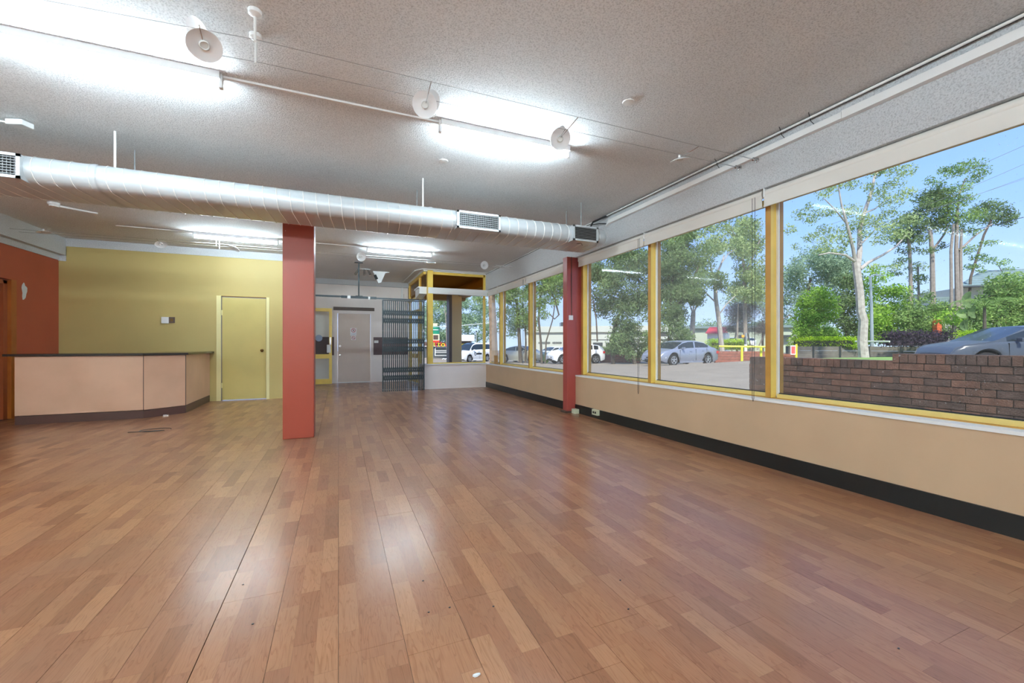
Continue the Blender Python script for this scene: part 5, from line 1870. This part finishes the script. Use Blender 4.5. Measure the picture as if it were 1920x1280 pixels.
B = thing('office_building', 'long low white building with a dark window band across the road', 'building', W(1100, 62, 662))
slab(MB(), 985, 1262, 64, 60, 613, 664, 10).build('wall', M['render'], B)
slab(MB(), 983, 1264, 63.7, 59.7, 612, 623, 10.6).build('parapet', M['render'], B)
slab(MB(), 1003, 1258, 63.9, 60, 624, 631, .3).build('window_band', M['bandgrey'], B)
slab(MB(), 1003, 1258, 63.8, 59.9, 636.5, 637.5, .3).build('ledge', M['bandgrey'], B)
slab(MB(), 1052, 1056, 63.5, 63.5, 604, 612, 2).build('roof_vent', M['bandgrey'], B)
for u_ in (1022, 1060, 1112, 1136):
    slab(MB(), u_, u_ + 18, 61.5, 61.3, 642, 649, .3).build('window', M['bandgrey'], B) if u_ > 1100 else None
M['sagewall'] = mat('sage_render', (176, 184, 162), 0.8)
mb = MB()
random.seed(8)
for u0_, u1_ in ((1010, 1014), (1016, 1031.5), (1036, 1041), (1042, 1053)):
    u_ = u0_
    while u_ < u1_:
        hh_ = random.uniform(.55, .8)
        mb.obox(W(u_, 62.3, 642.8), rt * .035, fw_ * .03, (0, 0, hh_ / 2 * .5))
        if random.random() < .6:
            mb.obox(W(u_ + .5, 62.3, 642.8) + Vector((0, 0, random.choice((-.12, 0, .12)))), rt * .06, fw_ * .03, (0, 0, .03))
        u_ += 1.15
mb.build('lettering', M['bandgrey'], B, kind='stuff')
B2 = thing('sage_building', 'pale green-cream building behind the gums', 'building', W(1400, 72, 655))
slab(MB(), 1264, 1500, 72, 66, 614, 660, 10).build('wall', M['sagewall'], B2)
slab(MB(), 1262, 1500, 71.5, 65.5, 612, 616, 10.6).build('roof', M['rooftile'], B2)
for u_ in (1290, 1330, 1385, 1445, 1470):
    slab(MB(), u_, u_ + 14, 70 - (u_ - 1264) * .02, 69.8 - (u_ - 1264) * .02, 628, 634, .5).build('window', M['bandgrey'], B2)
hut = thing('red_roof_hut', 'small white hut with a red gabled roof behind the silver sedan', 'hut', W(1343, 44, 655))
slab(MB(), 1326, 1360, 44, 43, 624, 660, 3).build('wall', M['white'], hut)
a, b = W(1322, 43.6, 625), W(1360, 43, 625)
rdg0, rdg1 = W(1330, 45.2, 613), W(1363, 44.6, 613)
bk0, bk1 = W(1326, 47, 625), W(1364, 46.6, 625)
MB().add([a, b, rdg1, rdg0, bk0, bk1], [(0, 1, 2, 3), (3, 2, 5, 4), (0, 3, 4), (1, 5, 2), (0, 4, 5, 1)]).build('roof', M['redroof'], hut)

# house on the right
H_ = thing('house', 'house with a grey-green tiled hip roof behind the garden trees', 'house', W(1880, 40, 640))
e0, e1 = W(1799, 38, 536), W(1990, 36, 518)
e1.z = e0.z
r0, r1 = W(1840, 43, 509), W(1990, 41, 505)
r1.z = r0.z
b0_, b1_ = W(1806, 48, 536), W(1990, 47, 530)
b0_.z = b1_.z = e0.z
n_c = 7
M['rooftile2'] = mat('roof_tile_dark', (104, 122, 122), 0.7)
for k_ in range(n_c):
    t0_, t1_ = k_ / n_c, (k_ + 1) / n_c
    p0, p1 = e0.lerp(r0, t0_), e1.lerp(r1, t0_)
    p2, p3 = e1.lerp(r1, t1_), e0.lerp(r0, t1_)
    up = Vector((0, 0, .07))
    MB().add([p0, p1, p2, p3, p0 + up, p1 + up, p2 + up * .2, p3 + up * .2], [(0, 1, 2, 3), (4, 5, 6, 7), (0, 1, 5, 4), (1, 2, 6, 5), (2, 3, 7, 6), (3, 0, 4, 7)]).build('roof_course', M['rooftile'], H_)
MB().add([e0, r0, b0_, r1, b1_], [(0, 1, 2), (1, 3, 4, 2)]).build('hip_face', M['rooftile2'], H_)
MB().tube([e0, r0, r1], .09, 6).build('ridge_cap', M['rooftile2'], H_)
MB().tube([e0 - Vector((0, 0, .1)), e1 - Vector((0, 0, .1))], .08, 6).build('gutter', M['bandgrey'], H_)
slab(MB(), 1806, 1985, 39, 37.5, 538, 650, 8).build('wall', M['render'], H_)
slab(MB(), 1830, 1850, 38.8, 38.7, 545, 580, .2).build('window', M['bandgrey'], H_)
H2 = thing('garage_roof', 'lower grey tiled roof between the tall trunks', 'roof', W(1770, 40, 640))
for k_ in range(4):
    slab(MB(), 1752 - k_, 1786 + k_, 40 - k_ * .3, 39.6 - k_ * .3, 557 + k_ * 4, 560.5 + k_ * 4, .5).build('roof_course', M['rooftile'], H2)
slab(MB(), 1752, 1786, 40.4, 40.2, 572, 650, 3).build('wall', M['render'], H2)
for (u_, v_, w_, lb_) in ((1757, 600, 9, 'orange brick pillar in the bushes below the tall trunks'), (1888, 596, 12, 'orange brick gate pillar above the passing car')):
    t = thing('brick_pillar', lb_, 'pillar', W(u_ + w_ / 2, 29, 640))
    hs = 8
    for k_ in range(hs):
        slab(MB(), u_ + (k_ % 2) * .3, u_ + w_ - (k_ % 2) * .3, 29, 29, v_ + k_ * 5, v_ + k_ * 5 + 4.6, .33).build('brick_course', M['orangebrick'], t)
    MB().obox(W(u_ + w_ / 2, 29.15, v_ - 1), rt * .22, fw_ * .2, (0, 0, .03)).build('cap', M['orangebrick'], t)

# ------------------------------------------------------------------ roadside signs and trailer, left
M['signgreen'] = mat('sign_green', (30, 140, 104), 0.4)
M['signcream'] = mat('sign_cream', (240, 222, 180), 0.5)
M['signyellow'] = mat('sign_yellow', (250, 214, 40), 0.4)
M['letterred'] = mat('letter_red', (226, 60, 40), 0.4)
M['charcoal'] = mat('charcoal_panel', (78, 82, 82), 0.5)
M['trimwhite'] = mat('shop_white', (236, 240, 240), 0.5)
fS = 52


def board(mb, u0, u1, v0, v1, f=fS, th=.1):
    return slab(mb, u0, u1, f, f, v0, v1, th)


S = thing('pylon_sign', 'tall green, cream and red roadside pylon sign beside the yellow corner post', 'sign', W(815, fS, 675))
board(MB(), 804, 823.5, 611, 626, th=.4).build('green_panel', M['signgreen'], S)
board(MB(), 804, 823.5, 626, 638, th=.4).build('cream_panel', M['signcream'], S)
board(MB(), 812.5, 821.5, 628, 636, fS - .05, .05).build('brown_roundel', M['brown'], S)
board(MB(), 804, 823.5, 638, 642, th=.4).build('red_panel', M['letterred'], S)
board(MB(), 812, 820, 606, 611, th=.3).build('top_letter_block', M['signcream'], S)
board(MB(), 811, 822, 617.5, 618.8, fS - .05, .05).build('white_stripe', M['paper'], S)
board(MB(), 806, 812, 642, 676, th=.3).build('post', M['steel'], S)
mb = MB()
ring(mb, 0, 0, 0, .0, .01)
F_ = thing('shopfront', 'dark shopfront with white trim under red and yellow letters', 'shop', W(830, fS + 4, 676))
board(MB(), 796, 850, 641, 649, fS + 3.8, .3).build('fascia', M['brown'], F_)
cols = ['signyellow', 'letterred', 'signyellow', 'letterred', 'signyellow', 'letterred', 'signyellow']
for i_, (ch, u_) in enumerate(zip('lttlowe', (814, 818, 823, 826.7, 830.8, 837.8, 844))):
    text(ch, 0.95, W(u_, fS + 3.7, 645.5), (PI / 2, 0, -TH), M[cols[i_]], 'sign_letter', F_, .03)
board(MB(), 796, 850, 649, 675, fS + 4, 3).build('wall', M['charcoal'], F_)
for v_ in (651, 657, 660, 666):
    board(MB(), 816, 850, v_, v_ + 1.1, fS + 3.9, .1).build('white_trim', M['trimwhite'], F_)
board(MB(), 815.3, 816.5, 651, 667, fS + 3.9, .1).build('white_trim', M['trimwhite'], F_)
board(MB(), 796, 850, 648.2, 649.2, fS + 3.7, .3).build('white_trim', M['trimwhite'], F_)
c = W(836, 50, 676)
tr_ = thing('garden_trailer', 'small white arched trailer frame on the pavement before the dark shopfront', 'trailer', c)
for o_ in (0, 5.5):
    path = [W(829 + o_ + 3 - 3 * math.cos(PI * q / 8), 50, 676 - 4 * math.sin(PI * q / 8)) for q in range(9)]
    MB().tube(path, .05, 6).build('mudguard', M['trimwhite'], tr_)
    MB().lathe(W(832 + o_, 50.1, 674.8), tuple(-fw_), [(.2, 0), (.2, .1), (0, .1)], 12).build('wheel', M['tyre'], tr_)
MB().tube([W(818, 50, 676), W(829, 50, 675)], .05, 6).build('drawbar', M['trimwhite'], tr_)
K = thing('billboard', 'white billboard with a yellow-banded dark shop roof right of the porch column', 'sign', W(878, 56, 668))
board(MB(), 860, 889.5, 627.5, 639, 56, .3).build('panel', M['trimwhite'], K)
board(MB(), 860, 882, 639, 644, 56.5, 2).build('shop_roof', M['brown'], K)
board(MB(), 860, 882, 644, 647, 56.4, 2).build('yellow_band', M['signyellow'], K)
board(MB(), 860, 880, 647, 668, 57, 1).build('shop_wall', mat('dark_green_wall', (40, 66, 50), .7), K)
board(MB(), 892, 893.5, 622, 660, 56, .1).build('pole', M['steel'], K)
# power lines
def line(u0, f0, v0, u1, f1, v1, sag, r=.012):
    a, b = W(u0, f0, v0), W(u1, f1, v1)
    return MB().tube([a.lerp(b, q / 10) - Vector((0, 0, sag * 4 * (q / 10) * (1 - q / 10))) for q in range(11)], r, 5)


PL = [(1560, 30, 452, 1960, 22, 290, 'steepest overhead power line at the top right'), (1600, 32, 440, 1960, 24, 318, 'lower overhead power line at the top right'),
      (1520, 34, 458, 1960, 26, 322, 'fainter overhead power line just under the others'), (1560, 30, 420, 1960, 20, 255, 'highest overhead power line at the top right')]
for p in PL:
    tag(line(*p[:6], .15, .010).build('power_line', M['cable']), p[6], 'cable')
tag(line(1780, 30, 440, 1960, 24, 395, .1, .02).build('power_line', M['darkcable']), 'thick dark cable right of the tall trees', 'cable')
tag(line(790, 40, 613, 935, 36, 603, .1, .025).build('overhead_cable', M['white']), 'white overhead cable behind the corner windows', 'cable')
